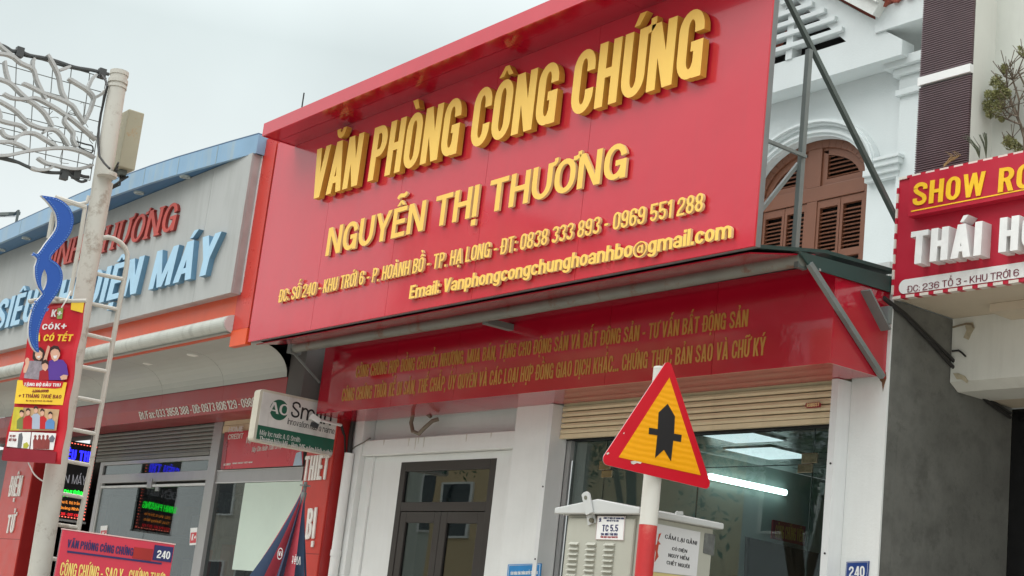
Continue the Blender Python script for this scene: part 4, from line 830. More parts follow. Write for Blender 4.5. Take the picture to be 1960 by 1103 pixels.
decal('poster_figure', T_, [(568, 868), (578, 864), (580, 891), (562, 892)], mat('pale_blue_shirt', (170, 190, 206)), pl, .006)
T_ = bx('window_blind', (at(470, 926, Y=6.512).x, 6.506, at(440, 1090, Y=6.512).z, ppx[0]+.02, 6.514, zq1-.012), mat('pale_green_blind', (206, 222, 210), rough=.8, var=.05, scale=2, dirt=.25, dirt_rgb=(150, 165, 152)), None); tag(T_, 'pale green roller blind pulled down behind the display window', 'blind')
T_ = lettering('window_lettering', None, 'Panasonic', at(380, 985, Y=6.548), at(466, 975, Y=6.548), .16, NF, mat('faint_grey_film', (52, 54, 56), rough=.4), .001, 0, W=.75); tag(T_, 'faint dark film lettering on the display window beside the pale blind', 'lettering')
for i, (x, y, lb) in enumerate(((371, 1028, 'red and white square sticker on the glass door beside the grey post'), (199, 1024, 'red and white square sticker low on the left edge of the glass door'))):
    ps = (Vector((0, YS-.022 if i == 0 else YS+.016, 0)), NF); T_ = thing('sticker', at(x, y, pl=ps), lb, 'sticker'); decal('sticker_film', T_, [(x-6, y-17), (x+7, y-18), (x+5, y+15), (x-8, y+16)], WHITE, ps, .0, .002)
    decal('sticker_square', T_, [(x-5, y-8), (x+6, y-9), (x+4.5, y+11), (x-7, y+12)], PRED, ps, .003); lettering('sticker_letter', T_, 'K+', at(x-4, y+7, pl=ps), at(x+4.5, y+6.3, pl=ps), at(x, y-6, pl=ps).z-at(x, y+6.5, pl=ps).z, NF, WHITE, .0008, .005, W=.5)
# ---- perpendicular light box of the water heater maker
XA = -11.10; pa = (Vector((XA, 0, 0)), NX); T_ = thing('light_box_sign', at(570, 805, pl=pa), 'white and green double faced light box sign on the red pillar', 'sign')
q = lambda x, y: at(x, y, X=XA); c1, c2, c3 = q(501, 744.5), q(484, 843), q(650, 875); y0, y1, z0_, z1_ = c2.y, c3.y, (c2.z+c3.z)/2, c1.z
rr = .03; oc = []
for cx_, cy_, a0 in ((y1-rr, z1_-rr, 0), (y0+rr, z1_-rr, 90), (y0+rr, z0_+rr, 180), (y1-rr, z0_+rr, 270)): oc += [(cx_+rr*math.cos(R(a0+k*22.5)), cy_+rr*math.sin(R(a0+k*22.5))) for k in range(5)]
MB().prism([(XA-.10, y, z) for y, z in oc], (.10, 0, 0)).build('box_case', mat('aged_cream_case', (204, 198, 182), rough=.5, streak=.4), T_)
fm = mat('sign_face_white', (214, 212, 208), rough=.4, streak=.65, dirt_rgb=(120, 104, 98)); AG = mat('sign_green', (28, 92, 72), rough=.4, streak=.25)
MB().box(XA+.001, y0+.025, z0_+.135, XA+.006, y1-.02, z1_-.02).build('face', fm, T_); MB().box(XA+.001, y0+.025, z0_+.02, XA+.006, y1-.02, z0_+.134).build('green_stripe', AG, T_)
cc = q(533.5, 785); rr_ = (q(533.5, 765).z-q(533.5, 805).z)/2; MB().prism([(XA+.006, cc.y+rr_*math.cos(R(k*11.25)), cc.z+rr_*math.sin(R(k*11.25))) for k in range(32)], (.002, 0, 0)).build('emblem_disc', AG, T_)
lettering('emblem_lettering', T_, 'AO', q(512, 789), q(551, 797), .092, NX, fm, .001, .0085, W=.72, s=.17, t=.13, gap=.02)
lettering('brand_lettering', T_, 'Smith', q(555, 798), q(632, 815), .135, NX, BLACK, .001, .0065, W=.62, s=.13, t=.11, gap=.09)
lettering('slogan', T_, 'Innovation has a name.', q(549, 812), q(640, 832), .052, NX, BLACK, .001, .0065, W=.62, s=.11, t=.1)
lettering('stripe_lettering', T_, 'Máy lọc nước A. O. Smith', q(496, 832), q(573, 847), .042, NX, fm, .001, .0065, W=.6, s=.12, t=.1); lettering('stripe_lettering', T_, 'Thương hiệu Mỹ - Hơn 145 năm kinh nghiệm', q(495, 845), q(641, 874), .046, NX, fm, .001, .0065, W=.6, s=.17, t=.13)
mb = MB(); mb.bar((XA-.05, y1, z1_-.08), (XA-.05, 6.36, z1_-.08), .03); mb.bar((XA-.05, y1, z0_+.08), (XA-.05, 6.36, z0_+.08), .03); mb.bar((XA-.04, y1+.03, z0_-.02), (XA-.04, y1+.03, z1_+.03), .03); mb.build('mounting_bracket', STEEL, T_)
# camera on the light box edge
p = at(600, 802, X=XA+.10); T_ = thing('security_camera', p, 'small white camera with a black hood fixed in front of the light box sign', 'camera')
MB().bar(p+Vector((.0, -.03, .02)), p+Vector((.02, .05, -.02)), .055, .05).build('housing', WHITE, T_, bevel=.006); MB().bar(p+Vector((.0, -.02, -.045)), p+Vector((.03, .04, -.06)), .05, .035).build('hood', BLACK, T_, bevel=.004)
MB().tube([p+Vector((0, .05, 0)), p+Vector((-.02, .16, .0)), p+Vector((-.05, .30, .0))], .012).build('arm', WHITE, T_, smooth=True)
MB().tube([p+Vector((-.05, .30, 0)), p+Vector((-.08, .36, -.08)), p+Vector((-.08, .40, -.3)), p+Vector((-.1, .42, -.5))], .012).build('lead', CABLE, T_, smooth=True)

# ---- double faced LED sign square to the shopfront
XD = -16.2; q = lambda x, y: at(x, y, X=XD); c1, c3 = q(118, 841), q(166, 1000); yA = c1.y-.02; yB = q(188, 857).y; zA, zB_ = c3.z, q(150, 846).z
LS = thing('led_sign', (XD, (yA+yB)/2, zA), 'black electronic sign with blue, green and amber glowing letters behind the ladder', 'sign')
bx('cabinet', (XD-.08, yA, zA, XD, yB, zB_), mat('led_black', (20, 20, 22), rough=.35), LS, bevel=.006); bx('cabinet_rim', (XD-.085, yA-.004, zA-.02, XD+.012, yB+.004, zA-.001), SILVER, LS)
def led(tx, A_, B_, h, col, st, **k): return lettering('led_lettering', LS, tx, q(*A_), q(*B_), h, NX, mat('led_'+col[0], col[1], emit=col[1], estr=st), .002, .003, **k)
bl, gr_, am, rd, wt = ('blue', (40, 40, 255)), ('green', (30, 255, 60)), ('amber', (255, 150, 60)), ('red', (255, 40, 50)), ('white', (150, 150, 156))
led('SIÊU THỊ', (112, 878), (173, 885), .115, bl, 1.6, W=.62, s=.24, t=.2); led('MÁY', (137, 926), (163, 929), .10, wt, .35, W=.6, s=.09, t=.08); led('ĐIỆN', (100, 921), (131, 925), .09, wt, .08, W=.6, s=.09, t=.08)
led('MINH PHƯƠNG', (92, 947), (161, 955), .075, gr_, 1.6, W=.6); led('242, khu 6, thị trấn', (99, 961), (152, 967), .032, am, .5, W=.6); led('Trới, Quảng Ninh', (97, 972), (150, 978), .032, am, .5, W=.6); led('0333 858 388 - 0917 438', (92, 983), (149, 990), .032, rd, .5, W=.6)
mb = MB()
for k in range(24): mb.box(XD+.002, yB-.03, zA+.03+k*(zB_-zA-.06)/23, XD+.006, yB-.018, zA+.04+k*(zB_-zA-.06)/23)
for k in range(12): mb.box(XD+.002, yA+.03+k*(yB-yA-.06)/11, zB_-.03, XD+.006, yA+.045+k*(yB-yA-.06)/11, zB_-.02); mb.box(XD+.002, yA+.03+k*(yB-yA-.06)/11, zA+.02, XD+.006, yA+.045+k*(yB-yA-.06)/11, zA+.03)
mb.build('border_lights', mat('led_border', (255, 120, 100), emit=(255, 110, 90), estr=1.2), LS); bx('hanger', (XD-.06, yB-.08, zB_, XD-.02, yB-.04, zB_+.5), STEEL, LS)

# ---------------------------------------------------------------- showroom building on the right
SH = thing('showroom_building', (-4, 7.6, .15), 'showroom building with brown ribbed pillar, white balcony beam and black granite', 'building')
WN = mat('white_neighbour_wall', (214, 214, 206), rough=.85, var=.04, scale=2, streak=.3, dirt_rgb=(150, 146, 134), bump=.001, bscale=50)
BEIGE = mat('beige_soffit', (196, 184, 164), rough=.8, var=.06, scale=2, dirt=.2)
RIB = mat('brown_ribbed_tile', (104, 84, 88), rough=.4, var=.12, scale=5)
zs0 = 3.496; zb0_ = at(1818, 732, X=XR).z; yb0 = 7.055; XEnd = -1.0
bx('balcony_slab', (XR+.002, 6.53, zs0, XEnd, yb0+.4, zs0+.16), BEIGE, SH)
mb = MB(); mb.prism([(XR+.003, yb0, zs0-.001), (XR+.003, yb0, zb0_), (XR+.003, yb0+.075, zb0_-.045), (XR+.003, yb0+.35, zb0_-.045), (XR+.003, yb0+.35, zs0-.001)], (XEnd-XR, 0, 0)); mb.build('balcony_beam', WN, SH)
pq = at(1836, 582, Z=zs0); bx('slab_step', (at(1868, 582, Z=zs0-.03).x, 6.85, zs0-.05, XEnd, yb0-.002, zs0-.002), BEIGE, SH)
bx('porch_ceiling', (XR+.003, yb0+.351, zb0_-.043, XEnd, 7.66, zb0_-.0), BEIGE, SH)
gx = at(1935, 790, Y=7.66).x
bx('granite_front', (gx, 7.66, .15, XEnd, 7.8, zb0_-.05), mat('black_granite', (26, 26, 27), rough=.22, var=.3, scale=14, streak=.3, dirt_rgb=(70, 70, 70)), SH)
bx('wall_return', (XR+.003, 7.66, .15, gx-.002, 7.8, zb0_-.05), CEMENT, SH)
bx('balcony_front', (XR+.004, 6.56, zs0+.161, XEnd, 6.7, zs0+.62), WN, SH)
# brown pillar, ribs as geometry, white band
yc = 6.642; xc0_, xc1_ = XR+.002, at(1849, 330, Y=yc).x; zbt, zbb = at(1760.5, 150, Y=yc).z, at(1760.5, 165, Y=yc).z
mb = MB(); z_ = zs0+.62
while z_ < 6.6:
    if not (zbb-.02 < z_ < zbt): mb.prism([(xc0_, yc+.008, z_), (xc0_, yc, z_+.002), (xc0_, yc, z_+.0085), (xc0_, yc+.008, z_+.0095), (xc0_, yc+.018, z_+.0095), (xc0_, yc+.018, z_)], (xc1_-xc0_, 0, 0))
    z_ += .0140
mb.build('pillar_ribs', RIB, SH); bx('rib_backing', (xc0_+.001, yc+.0182, zs0+.62, xc1_-.001, yc+.0215, 6.6), mat('dark_rib_groove', (54, 43, 47), rough=.6), SH); bx('pillar_core', (xc0_+.004, yc+.022, zs0+.62, xc1_, 7.02, 6.6), WN, SH); bx('pillar_band', (xc0_-.002, yc-.012, zbb, xc1_+.004, yc+.021, zbt), WHITE, SH)
yw = at(1905, 100, X=xc1_).y; bx('upper_wall', (xc1_-.3, yw, zs0+.161, XEnd, yw+.2, 6.6), mat('pale_grey_wall', (204, 206, 198), rough=.85, var=.04, streak=.2), SH)
# loose wires and tape ends on the beam
b_ = cp(1700, 560, 3.677); 
for pts, lb, nm in (([(455, 245), (490, 235), (550, 220), (590, 225), (600, 250)], 'thin loose wire end with a paper flap on the white balcony beam', 'wire'), ([(450, 412), (495, 408), (520, 425), (545, 450)], 'short bent black wire sticking out of the white balcony beam', 'wire'), ([(700, 740), (705, 770), (695, 790), (705, 780), (690, 815)], 'black and white cable stub hanging from the porch ceiling', 'cable')):
    y_ = yb0-.015 if nm == 'wire' else 7.5
    T_ = MB().tube([at(*b_(*p), Y=y_) for p in pts], .006 if nm == 'wire' else .012, n=6).build('loose_'+nm, CABLE if 'black' in lb else mat('tan_wire', (126, 112, 92))); tag(T_, lb, nm)
for pts, lb in (([(560, 215), (600, 212), (612, 250), (590, 290), (570, 335), (535, 320), (556, 270), (548, 240)], 'torn beige paper flap below the wire on the white beam'), ([(462, 570), (500, 570), (545, 590), (568, 625), (560, 640), (520, 612), (488, 612)], 'torn beige tape scrap at the bottom corner of the white beam')):
    T_ = decal('paper_scrap', None, [b_(*p) for p in pts], mat('beige_scrap', (176, 166, 142), rough=.8, var=.2, scale=20), (Vector((0, yb0, 0)), NF), .004, .004); tag(T_, lb, 'paper scrap')
for k, lb in ((0, 'upper of the two black cables sagging down the grey cement wall'), (1, 'lower of the two black cables sagging down the grey cement wall')):
    X_ = XR+.02; T_ = MB().tube([at(*b_(-30, 35+k*8), X=X_), at(*b_(120, 150+k*14), X=X_), at(*b_(280, 305+k*22), X=X_), at(*b_(436, 455+k*48), X=X_), at(*b_(700, 745+k*25), X=X_), at(*b_(860, 850+k*30), X=X_)], .011, n=7).build('cable', CABLE, smooth=True); tag(T_, lb, 'cable', 'cables on the grey wall')

# ---- showroom sign board
YQ = 6.50; q = lambda x, y: at(x, y, Y=YQ); a, b, t_ = q(1709, 571.5), q(1725, 342.4), q(1960, 290)
SG = thing('showroom_sign', (-4.3, YQ, zs0), 'red showroom sign with a red and white striped rim and white block letters', 'sign')
x0 = a.x; zt_ = b.z; zb_ = a.z+.0; x1 = -3.2
SRED = mat('showroom_red', (186, 34, 56), rough=.35, var=.04, streak=.2, dirt_rgb=(120, 40, 48)); bx('board', (x0, YQ, zb_, x1, YQ+.05, zt_), SRED, SG)
STR = [mat('rim_white', (220, 214, 204), rough=.5, dirt=.2), SRED]
for z_ in (zb_, zt_):
    mb = MB(); k = 0; x = x0
    while x < x1-.05:
        ln = .06 if k % 2 == 0 else .035; mb.box(x, YQ-.008, z_-.008, x+ln-.0005, YQ+.03, z_+.008, k % 2); x += ln; k += 1
    mb.build('striped_rim', STR, SG)
z_ = zb_+.02; k = 0; mb = MB()
while z_ < zt_-.06: ln = .055 if k % 2 == 0 else .035; mb.box(x0-.009, YQ-.0085, z_, x0+.004, YQ+.03, z_+ln-.0005, k % 2); z_ += ln; k += 1
mb.build('striped_rim', STR, SG)
s_ = cp(1690, 280, 3.448); qs = lambda x, y, Y=YQ: at(*s_(x, y), Y=Y)
sb0, sb1, sbt = qs(163, 465, YQ-.06), qs(931, 310, YQ-.06), qs(163, 250, YQ-.06)
o = bx('raised_panel', (sb0.x, YQ-.06, sb0.z, x1-.02, YQ-.002, zt_-.025), SRED, SG); yy = YQ-.062
YEL = mat('sign_yellow', (250, 196, 40), rough=.4); lettering('panel_lettering', o, 'SHOW ROOM', qs(196, 398, yy), qs(670, 322, yy), qs(300, 235, yy).z-qs(300, 385, yy).z, NF, [YEL, YEL], .004, 0, anchor=(0, 3), W=.58, s=.19, t=.15, space=.42, gap=.11)
MB().box(qs(185, 430, yy).x, YQ-.0625, qs(185, 430, yy).z-.004, x1-.05, YQ-.0605, qs(185, 430, yy).z+.003).build('yellow_line', YEL, o)
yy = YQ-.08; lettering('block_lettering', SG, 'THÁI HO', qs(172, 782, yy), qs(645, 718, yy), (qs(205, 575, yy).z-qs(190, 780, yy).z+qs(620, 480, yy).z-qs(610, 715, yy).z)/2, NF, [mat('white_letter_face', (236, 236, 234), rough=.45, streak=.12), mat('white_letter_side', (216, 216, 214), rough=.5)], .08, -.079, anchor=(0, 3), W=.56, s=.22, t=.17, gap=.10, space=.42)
yy = YQ-.004; p0, p1 = qs(105, 990, yy), qs(150, 900, yy); zc0, zc1 = zb_+.016, qs(300, 858, yy).z; rr_ = (zc1-zc0)/2; xl = qs(105, 950, yy).x+rr_
MB().prism([(xl-rr_*math.sin(R(k*15)), YQ-.006, zc0+rr_-rr_*math.cos(R(k*15))) for k in range(13)]+[(x1-.02, YQ-.006, zc1), (x1-.02, YQ-.006, zc0)], (0, .004, 0)).build('address_strip', WHITE, SG)
lettering('address_lettering', SG, 'ĐC: 236 TỔ 3 - KHU TRỚI 6', qs(165, 968, yy), qs(900, 857, yy), qs(280, 908, yy).z-qs(280, 952, yy).z, NF, mat('maroon_print', (116, 44, 60), rough=.5), .001, .004, W=.66, s=.12, t=.10, gap=.11, space=.26)
# ---- conifer and weeds on the balcony
p = at(1925, 300, Y=6.76); T_ = thing('conifer', (p.x, 6.76, zs0+.16), 'bare twigged conifer with green tufts on the balcony above the showroom sign', 'shrub')
mb = MB(); tw = cp(1400, 0, 1.9696); random.seed(3)
Yc_ = 6.76; PT = lambda x, y, dy=0: at(*tw(x, y), Y=Yc_+dy)
branches = [[(1110, 620), (1105, 520), (1090, 470), (1060, 400), (1040, 330), (1035, 260)], [(1090, 470), (1040, 450), (1000, 440)], [(1105, 520), (1080, 440), (1085, 380), (1110, 330)], [(1060, 400), (1020, 410), (975, 400)], [(1085, 380), (1060, 300), (1050, 250)], [(1105, 560), (1060, 520), (1030, 530)], [(1100, 500), (1120, 420), (1130, 350)], [(1080, 440), (1040, 425), (1010, 380)], [(1110, 330), (1080, 270), (1100, 220)], [(1060, 300), (1030, 290)]]
for i, b_ in enumerate(branches): n = len(b_); mb.tube([PT(x, y, random.uniform(-.05, .05)) for x, y in b_], [.011-.007*k/(n-1) if i == 0 else .006-.003*k/(n-1) for k in range(n)], n=5)
for i in range(110):
    b_ = random.choice(branches); x, y = random.choice(b_[1:]); P0 = PT(x, y); mb.tube([P0, P0+Vector((random.uniform(-.09, .09), random.uniform(-.07, .07), random.uniform(.0, .10)))], .0022, n=4)
mb.build('branches', mat('grey_brown_twig', (96, 84, 70), rough=.9), T_)
mb = MB()
for x, y, r_, nn in sum([[(a, b, c*.9, int(d*1.3)), (a+random.uniform(-16, 16), b+random.uniform(-14, 20), c*.6, int(d*.7)), (a+random.uniform(-20, 20), b+random.uniform(-20, 20), c*.5, int(d*.5))] for a, b, c, d in ((1030, 262, .03, 160), (1000, 300, .035, 160), (1012, 335, .05, 260), (985, 365, .05, 300), (1030, 355, .045, 240), (968, 395, .04, 240), (1005, 405, .05, 280), (975, 430, .03, 160), (1018, 450, .022, 90), (1050, 540, .045, 260), (1075, 555, .035, 160), (1100, 200, .03, 120), (1040, 530, .03, 120), (1085, 580, .03, 120))], []): leaves(mb, PT(x, y), r_, nn, .0075)
mb.build('foliage', mat('conifer_green', (134, 134, 88), rough=.8, var=.35, scale=16), T_)
for i, (pts, lb) in enumerate((([(935, 590), (930, 560), (915, 540), (890, 510)], 'leaning dark blade plant rising behind the showroom sign rim'), ([(960, 590), (955, 540), (945, 505)], 'upright dark blade plant behind the showroom sign rim'), ([(800, 625), (830, 600), (850, 590), (830, 575)], 'dry straw weed tuft on the rim of the showroom sign'))):
    mb = MB()
    for k in range(7 if i < 2 else 9):
        j = random.uniform(-22, 22); mb.tube([PT(x+j*(n*.45), y+random.uniform(-6, 6), -.25+k*.02) for n, (x, y) in enumerate(pts)], [.0022, .0028, .002, .001][:len(pts)], n=4)
    T_ = mb.build('weed', mat('dark_weed', (60, 66, 44), rough=.8) if i < 2 else mat('straw_weed', (150, 124, 84), rough=.9)); tag(T_, lb, 'weed')

# ---------------------------------------------------------------- street pole with its box
POLEW = mat('chipped_white_paint', (192, 188, 178), rough=.5, var=.05, scale=3, dirt=.45, dirt_rgb=(150, 140, 124), blot=.5, blot_rgb=(118, 92, 70), bump=.001, streak=.25)
PY = 2.85; pc = at(140, 560, Y=PY); PX = pc.x; ptop = at(228, 140, Y=PY); d_ = at(95, 960, Y=PY)
# axis through measured centre line points (the pole leans a little)
pA, pB = at(227, 150, Y=PY), at(84, 1040, Y=PY); ax = (pA-pB).normalized(); foot = pB+ax*((.15-pB.z)/ax.z); top = pA+ax*((ptop.z-pA.z)/ax.z)
dist = (pA-CAM).length; r_ = 16.3/FPX*dist
SP = thing('street_pole', foot, 'white painted steel street pole with chipped paint and a rusty box near its top', 'pole')
MB().tube([foot, foot+(top-foot)*.5, top], [r_*1.18, r_*1.08, r_*.97], n=24).build('pole', POLEW, SP, smooth=True)
MB().tube([foot, foot+ax*.06], [.2, .2], n=20).build('base_plate', STEEL, SP)
mb = MB(); mb.tube([top-ax*.07, top-ax*.045], [r_*1.1]*2, n=24); mb.tube([top-ax*.10, top-ax*.085], [r_*1.07]*2, n=24); mb.tube([top-ax*.02, top+ax*.005], [r_*1.05]*2, n=24); mb.build('top_collar', POLEW, SP, smooth=True)
pb = at(205, 335, Y=PY); MB().tube([pb-ax*.012, pb+ax*.012], [r_*1.06]*2, n=24).build('clamp_band', POLEW, SP, smooth=True)
xbx = PX+.03; e1, e2, e3, e4 = at(247.5, 207.5, X=xbx), at(277, 218, X=xbx), at(227, 317, X=xbx), at(258, 328, X=xbx)
yb_, yb1 = (e1.y+e3.y)/2, (e2.y+e4.y)/2; sh_ = e1.y-e3.y
bm = MB(); bw = .20; zt_, zl_ = (e1.z+e2.z)/2, (e3.z+e4.z)/2
bm.prism([(xbx, e3.y, zl_), (xbx, e4.y, zl_), (xbx, e2.y, zt_), (xbx, e1.y, zt_)], (-bw, 0, 0)); bo = bm.build('equipment_box', mat('rusty_grey_box', (160, 154, 132), rough=.55, var=.08, scale=3, dirt=.3, blot=.8, blot_rgb=(172, 120, 62)), SP, bevel=.006)
MB().box(xbx-.12, e3.y+.03, zl_-.03, xbx-.04, e4.y-.03, zl_-.001).build('gland', DSTEEL, bo)
mb = MB(); p = Vector((xbx-.08, (e3.y+e4.y)/2, zl_-.03))
for k in range(4): mb.tube([p+Vector((.01*k, .012*k, 0)), p+Vector((.02, .0-.02*k, -.06-.012*k)), p+Vector((0, -.08, -.12-.01*k)), pb+Vector((.03, r_*.8, .02+.02*k))], .006, n=6)
mb.build('box_cables', CABLE, SP, smooth=True)
# cable running down the pole face
c1_ = cp(0, 60, 3.676)
T_ = MB().tube([at(*c1_(x, y), Y=PY-r_-.012) for x, y in ((668, 275), (710, 300), (745, 350), (755, 390))]+[at(*c1_(x, y), Y=PY-r_-.012) for x, y in ((735, 470), (710, 580), (695, 680), (690, 790), (700, 880), (735, 930), (770, 965))], .007, n=6).build('pole_cable', CABLE, smooth=True); tag(T_, 'black cable running down the street side of the white pole', 'cable')

# ---------------------------------------------------------------- branch shaped street ornament
BR = mat('light_grey_branch', (182, 182, 180), rough=.45, var=.08, scale=4, dirt=.3, dirt_rgb=(120, 118, 112)); XO = PX-.0
OR = thing('branch_ornament', (XO, PY-.4, at(100, 200, X=XO).z), 'pale grey branching street ornament on a wire grid beside the pole top', 'ornament')
O_ = lambda x, y, dx=0: at(*c1_(x, y), X=XO)+Vector((dx, 0, 0))
BL = [[(-40, 40), (10, 100), (70, 150), (110, 182), (155, 220), (240, 262), (262, 330), (290, 395), (330, 475)], [(-40, 150), (0, 152), (60, 160), (110, 182)], [(246, 186), (236, 225), (240, 262)], [(340, 160), (380, 225), (420, 310), (442, 420), (480, 490)], [(500, 245), (420, 272)], [(165, 362), (220, 385), (290, 422), (330, 440), (420, 470), (510, 515), (550, 570), (605, 650)], [(30, 435), (90, 465), (180, 475), (250, 465), (330, 500), (400, 540), (460, 580), (520, 622), (600, 690), (680, 762)], [(-40, 322), (0, 332), (80, 362), (150, 430), (210, 480), (270, 522), (330, 582), (380, 672)], [(40, 205), (50, 280), (72, 352)], [(490, 328), (560, 370), (620, 408), (665, 460), (660, 500), (640, 560), (605, 632)], [(685, 300), (650, 340), (622, 405)], [(755, 402), (720, 440), (668, 466)], [(-40, 470), (10, 492), (60, 520), (120, 560), (180, 620), (220, 650), (300, 680), (390, 690), (440, 730), (490, 805)], [(-40, 610), (0, 622), (60, 640), (150, 660), (190, 690)], [(15, 685), (40, 728), (100, 745), (180, 715), (250, 715), (330, 760), (405, 808)], [(-40, 770), (0, 775), (80, 775), (150, 800), (215, 838)], [(-40, 868), (0, 872), (60, 870), (120, 858), (200, 840), (300, 828), (400, 818), (500, 822), (600, 850), (672, 888)], [(98, 778), (140, 732), (190, 700)], [(310, 712), (345, 690), (392, 690)], [(472, 588), (460, 630), (490, 672), (522, 712), (520, 760), (548, 812)], [(270, 888), (330, 925), (390, 940), (480, 962), (560, 966), (658, 940)], [(225, 955), (270, 972), (340, 970), (385, 942)], [(-10, 540), (5, 575), (12, 612)]]
def smooth(p, m=3):
    o = []
    for i in range(len(p)-1):
        a, b, c_, d = p[max(i-1, 0)], p[i], p[i+1], p[min(i+2, len(p)-1)]
        for k in range(m):
            t = k/m; o.append(tuple(.5*(2*b[j]+(c_[j]-a[j])*t+(2*a[j]-5*b[j]+4*c_[j]-d[j])*t*t+(3*b[j]-a[j]-3*c_[j]+d[j])*t**3) for j in (0, 1)))
    return o+[p[-1]]
mb = MB(); W_ = 9.6
for i, b_ in enumerate(BL):
    s_ = smooth(b_); th = .040+.0009*(i % 5); lf, rt = [], []
    for k in range(len(s_)):
        a, b = s_[max(k-1, 0)], s_[min(k+1, len(s_)-1)]; dx, dy = b[0]-a[0], b[1]-a[1]; L_ = math.hypot(dx, dy) or 1; wv = W_*(.75 if k in (0, len(s_)-1) else 1)
        lf.append((s_[k][0]-dy/L_*wv, s_[k][1]+dx/L_*wv)); rt.append((s_[k][0]+dy/L_*wv, s_[k][1]-dx/L_*wv))
    for k in range(len(s_)-1): pass
    n = len(s_); base = [O_(*p, .0005*(i % 7)) for p in lf+rt]; back = [p+Vector((-th, 0, 0)) for p in base]; b0 = len(mb.v); mb.v += [tuple(p) for p in base+back]
    for k in range(n-1):
        for f in ((k, k+1, n+k+1, n+k), (2*n+k+1, 2*n+k, 3*n+k, 3*n+k+1), (k+1, k, 2*n+k, 2*n+k+1), (n+k, n+k+1, 3*n+k+1, 3*n+k)): mb.f.append(tuple(b0+v for v in f)); mb.m.append(0)
    for f in ((0, n, 3*n, 2*n), (2*n-1, n-1, 3*n-1, 4*n-1)): mb.f.append(tuple(b0+v for v in f)); mb.m.append(0)
mb.build('branches', BR, OR)
mb = MB(); T0, T1, B0, B1 = (-30, 85), (770, 318), (-30, 880), (655, 1040)
lerp = lambda a, b, t: (a[0]+(b[0]-a[0])*t, a[1]+(b[1]-a[1])*t)
for k in range(8): t = k/7; mb.tube([O_(*lerp(T0, B0, t), -.045), O_(*lerp(T1, B1, t), -.045)], .0028, n=5)
for k in range(7): t = (k+.3)/6.2; mb.tube([O_(*lerp(T0, T1, min(t, 1)), -.048), O_(*lerp(B0, B1, min(t, 1)), -.048)], .0028, n=5)
mb.build('wire_grid', mat('thin_steel_wire', (120, 122, 120), rough=.5, metal=.3), OR)
mb = MB(); mb.tube([O_(*p, -.03) for p in smooth([(-30, 70), (50, 100), (100, 130), (150, 128), (220, 160), (330, 180), (420, 205), (540, 245), (660, 265), (780, 295)])], .011, n=6); mb.tube([O_(*p, -.05) for p in smooth([(50, 95), (160, 150), (320, 185), (480, 235), (650, 272)])], .006, n=6)
mb.build('light_cable', mat('dull_grey_cable', (70, 72, 72), rough=.6), OR); mb = MB(); mb.tube([O_(*p, -.03) for p in smooth([(-30, 880), (100, 900), (240, 960), (340, 985), (430, 990), (520, 990), (600, 1015), (640, 1020)])], .010, n=6); mb.build('light_cable', mat('dull_grey_cable', (70, 72, 72), rough=.6), OR); mb = MB(); mb.tube([O_(*p, -.02) for p in smooth([(480, 985), (530, 1030), (580, 1055), (620, 1045)])], .008, n=6); mb.build('light_cable', mat('dull_grey_cable', (70, 72, 72), rough=.6), OR); mb = MB(); mb.tube([O_(*p, -.02) for p in smooth([(545, 770), (610, 790), (660, 805), (655, 850), (600, 830), (560, 800)])], .005, n=6)
mb.build('light_cable', mat('dull_grey_cable', (70, 72, 72), rough=.6), OR); mb = MB()
for p in ((150, 140), (550, 1000), (465, 1005), (730, 290)): c_ = O_(*p, -.03); mb.box(c_.x-.02, c_.y-.02, c_.z-.028, c_.x+.02, c_.y+.02, c_.z+.028)
mb.build('cable_clip', mat('dull_grey_cable', (70, 72, 72), rough=.6), OR)
mb = MB(); random.seed(5)
for k in range(9):
    x, y = random.uniform(380, 660), random.uniform(480, 820); mb.tube([O_(*p, -.03) for p in smooth([(x, y), (x+random.uniform(-60, 30), y+random.uniform(0, 50)), (x+random.uniform(-40, 40), y+random.uniform(30, 110)), (x+random.uniform(-20, 60), y+random.uniform(40, 120))])], .0022, n=4)
mb.build('stray_wires', mat('stray_wire_grey', (130, 128, 122), rough=.6), OR)
MB().bar(O_(650, 940, -.02), at(172, 320, Y=PY), .02).build('mount', STEEL, OR)

# ---------------------------------------------------------------- blue wave ornament with bracket
XW = PX+.42; c2_ = cp(0, 340, 3.676); c3_ = cp(0, 560, 3.243); A2 = lambda x, y: c2_(x, y); A3 = lambda x, y: c3_(x, y)
WO = thing('wave_ornament', at(100, 520, X=XW), 'blue wavy light ornament with white edge bracketed to the street pole', 'ornament')
rt = [A2(290, 125), A2(400, 145), A2(470, 188), A2(508, 245), A2(518, 310), A2(495, 395), A2(435, 475), A2(378, 535), A2(360, 572), A2(400, 600), A2(432, 645), A2(442, 710), A2(420, 785), A2(372, 860), A2(322, 930), A3(297, 95), A3(262, 175), A3(243, 240), A3(238, 300), A3(243, 372)]
lf = [A3(225, 368), A3(197, 330), A3(178, 262), A3(182, 180), A3(200, 110), A3(228, 60), A2(222, 935), A2(255, 870), A2(300, 820), A2(270, 775), A2(248, 700), A2(246, 625), A2(262, 572), A2(225, 535), A2(268, 535), A2(320, 462), A2(370, 400), A2(400, 340), A2(396, 270), A2(370, 215), A2(330, 165)]
hole = [A2(312, 645), A2(330, 690), A2(326, 750), A2(302, 795), A2(290, 745), A2(294, 690)]
def sm2(p, m=3): return smooth(p+[p[0]], m)[:-1] if False else smooth(p, m)
ol = smooth(rt, 3)+smooth(lf, 2); hl = smooth(hole+[hole[0]], 3)[:-1]
pl_ = (Vector((XW, 0, 0)), NX)
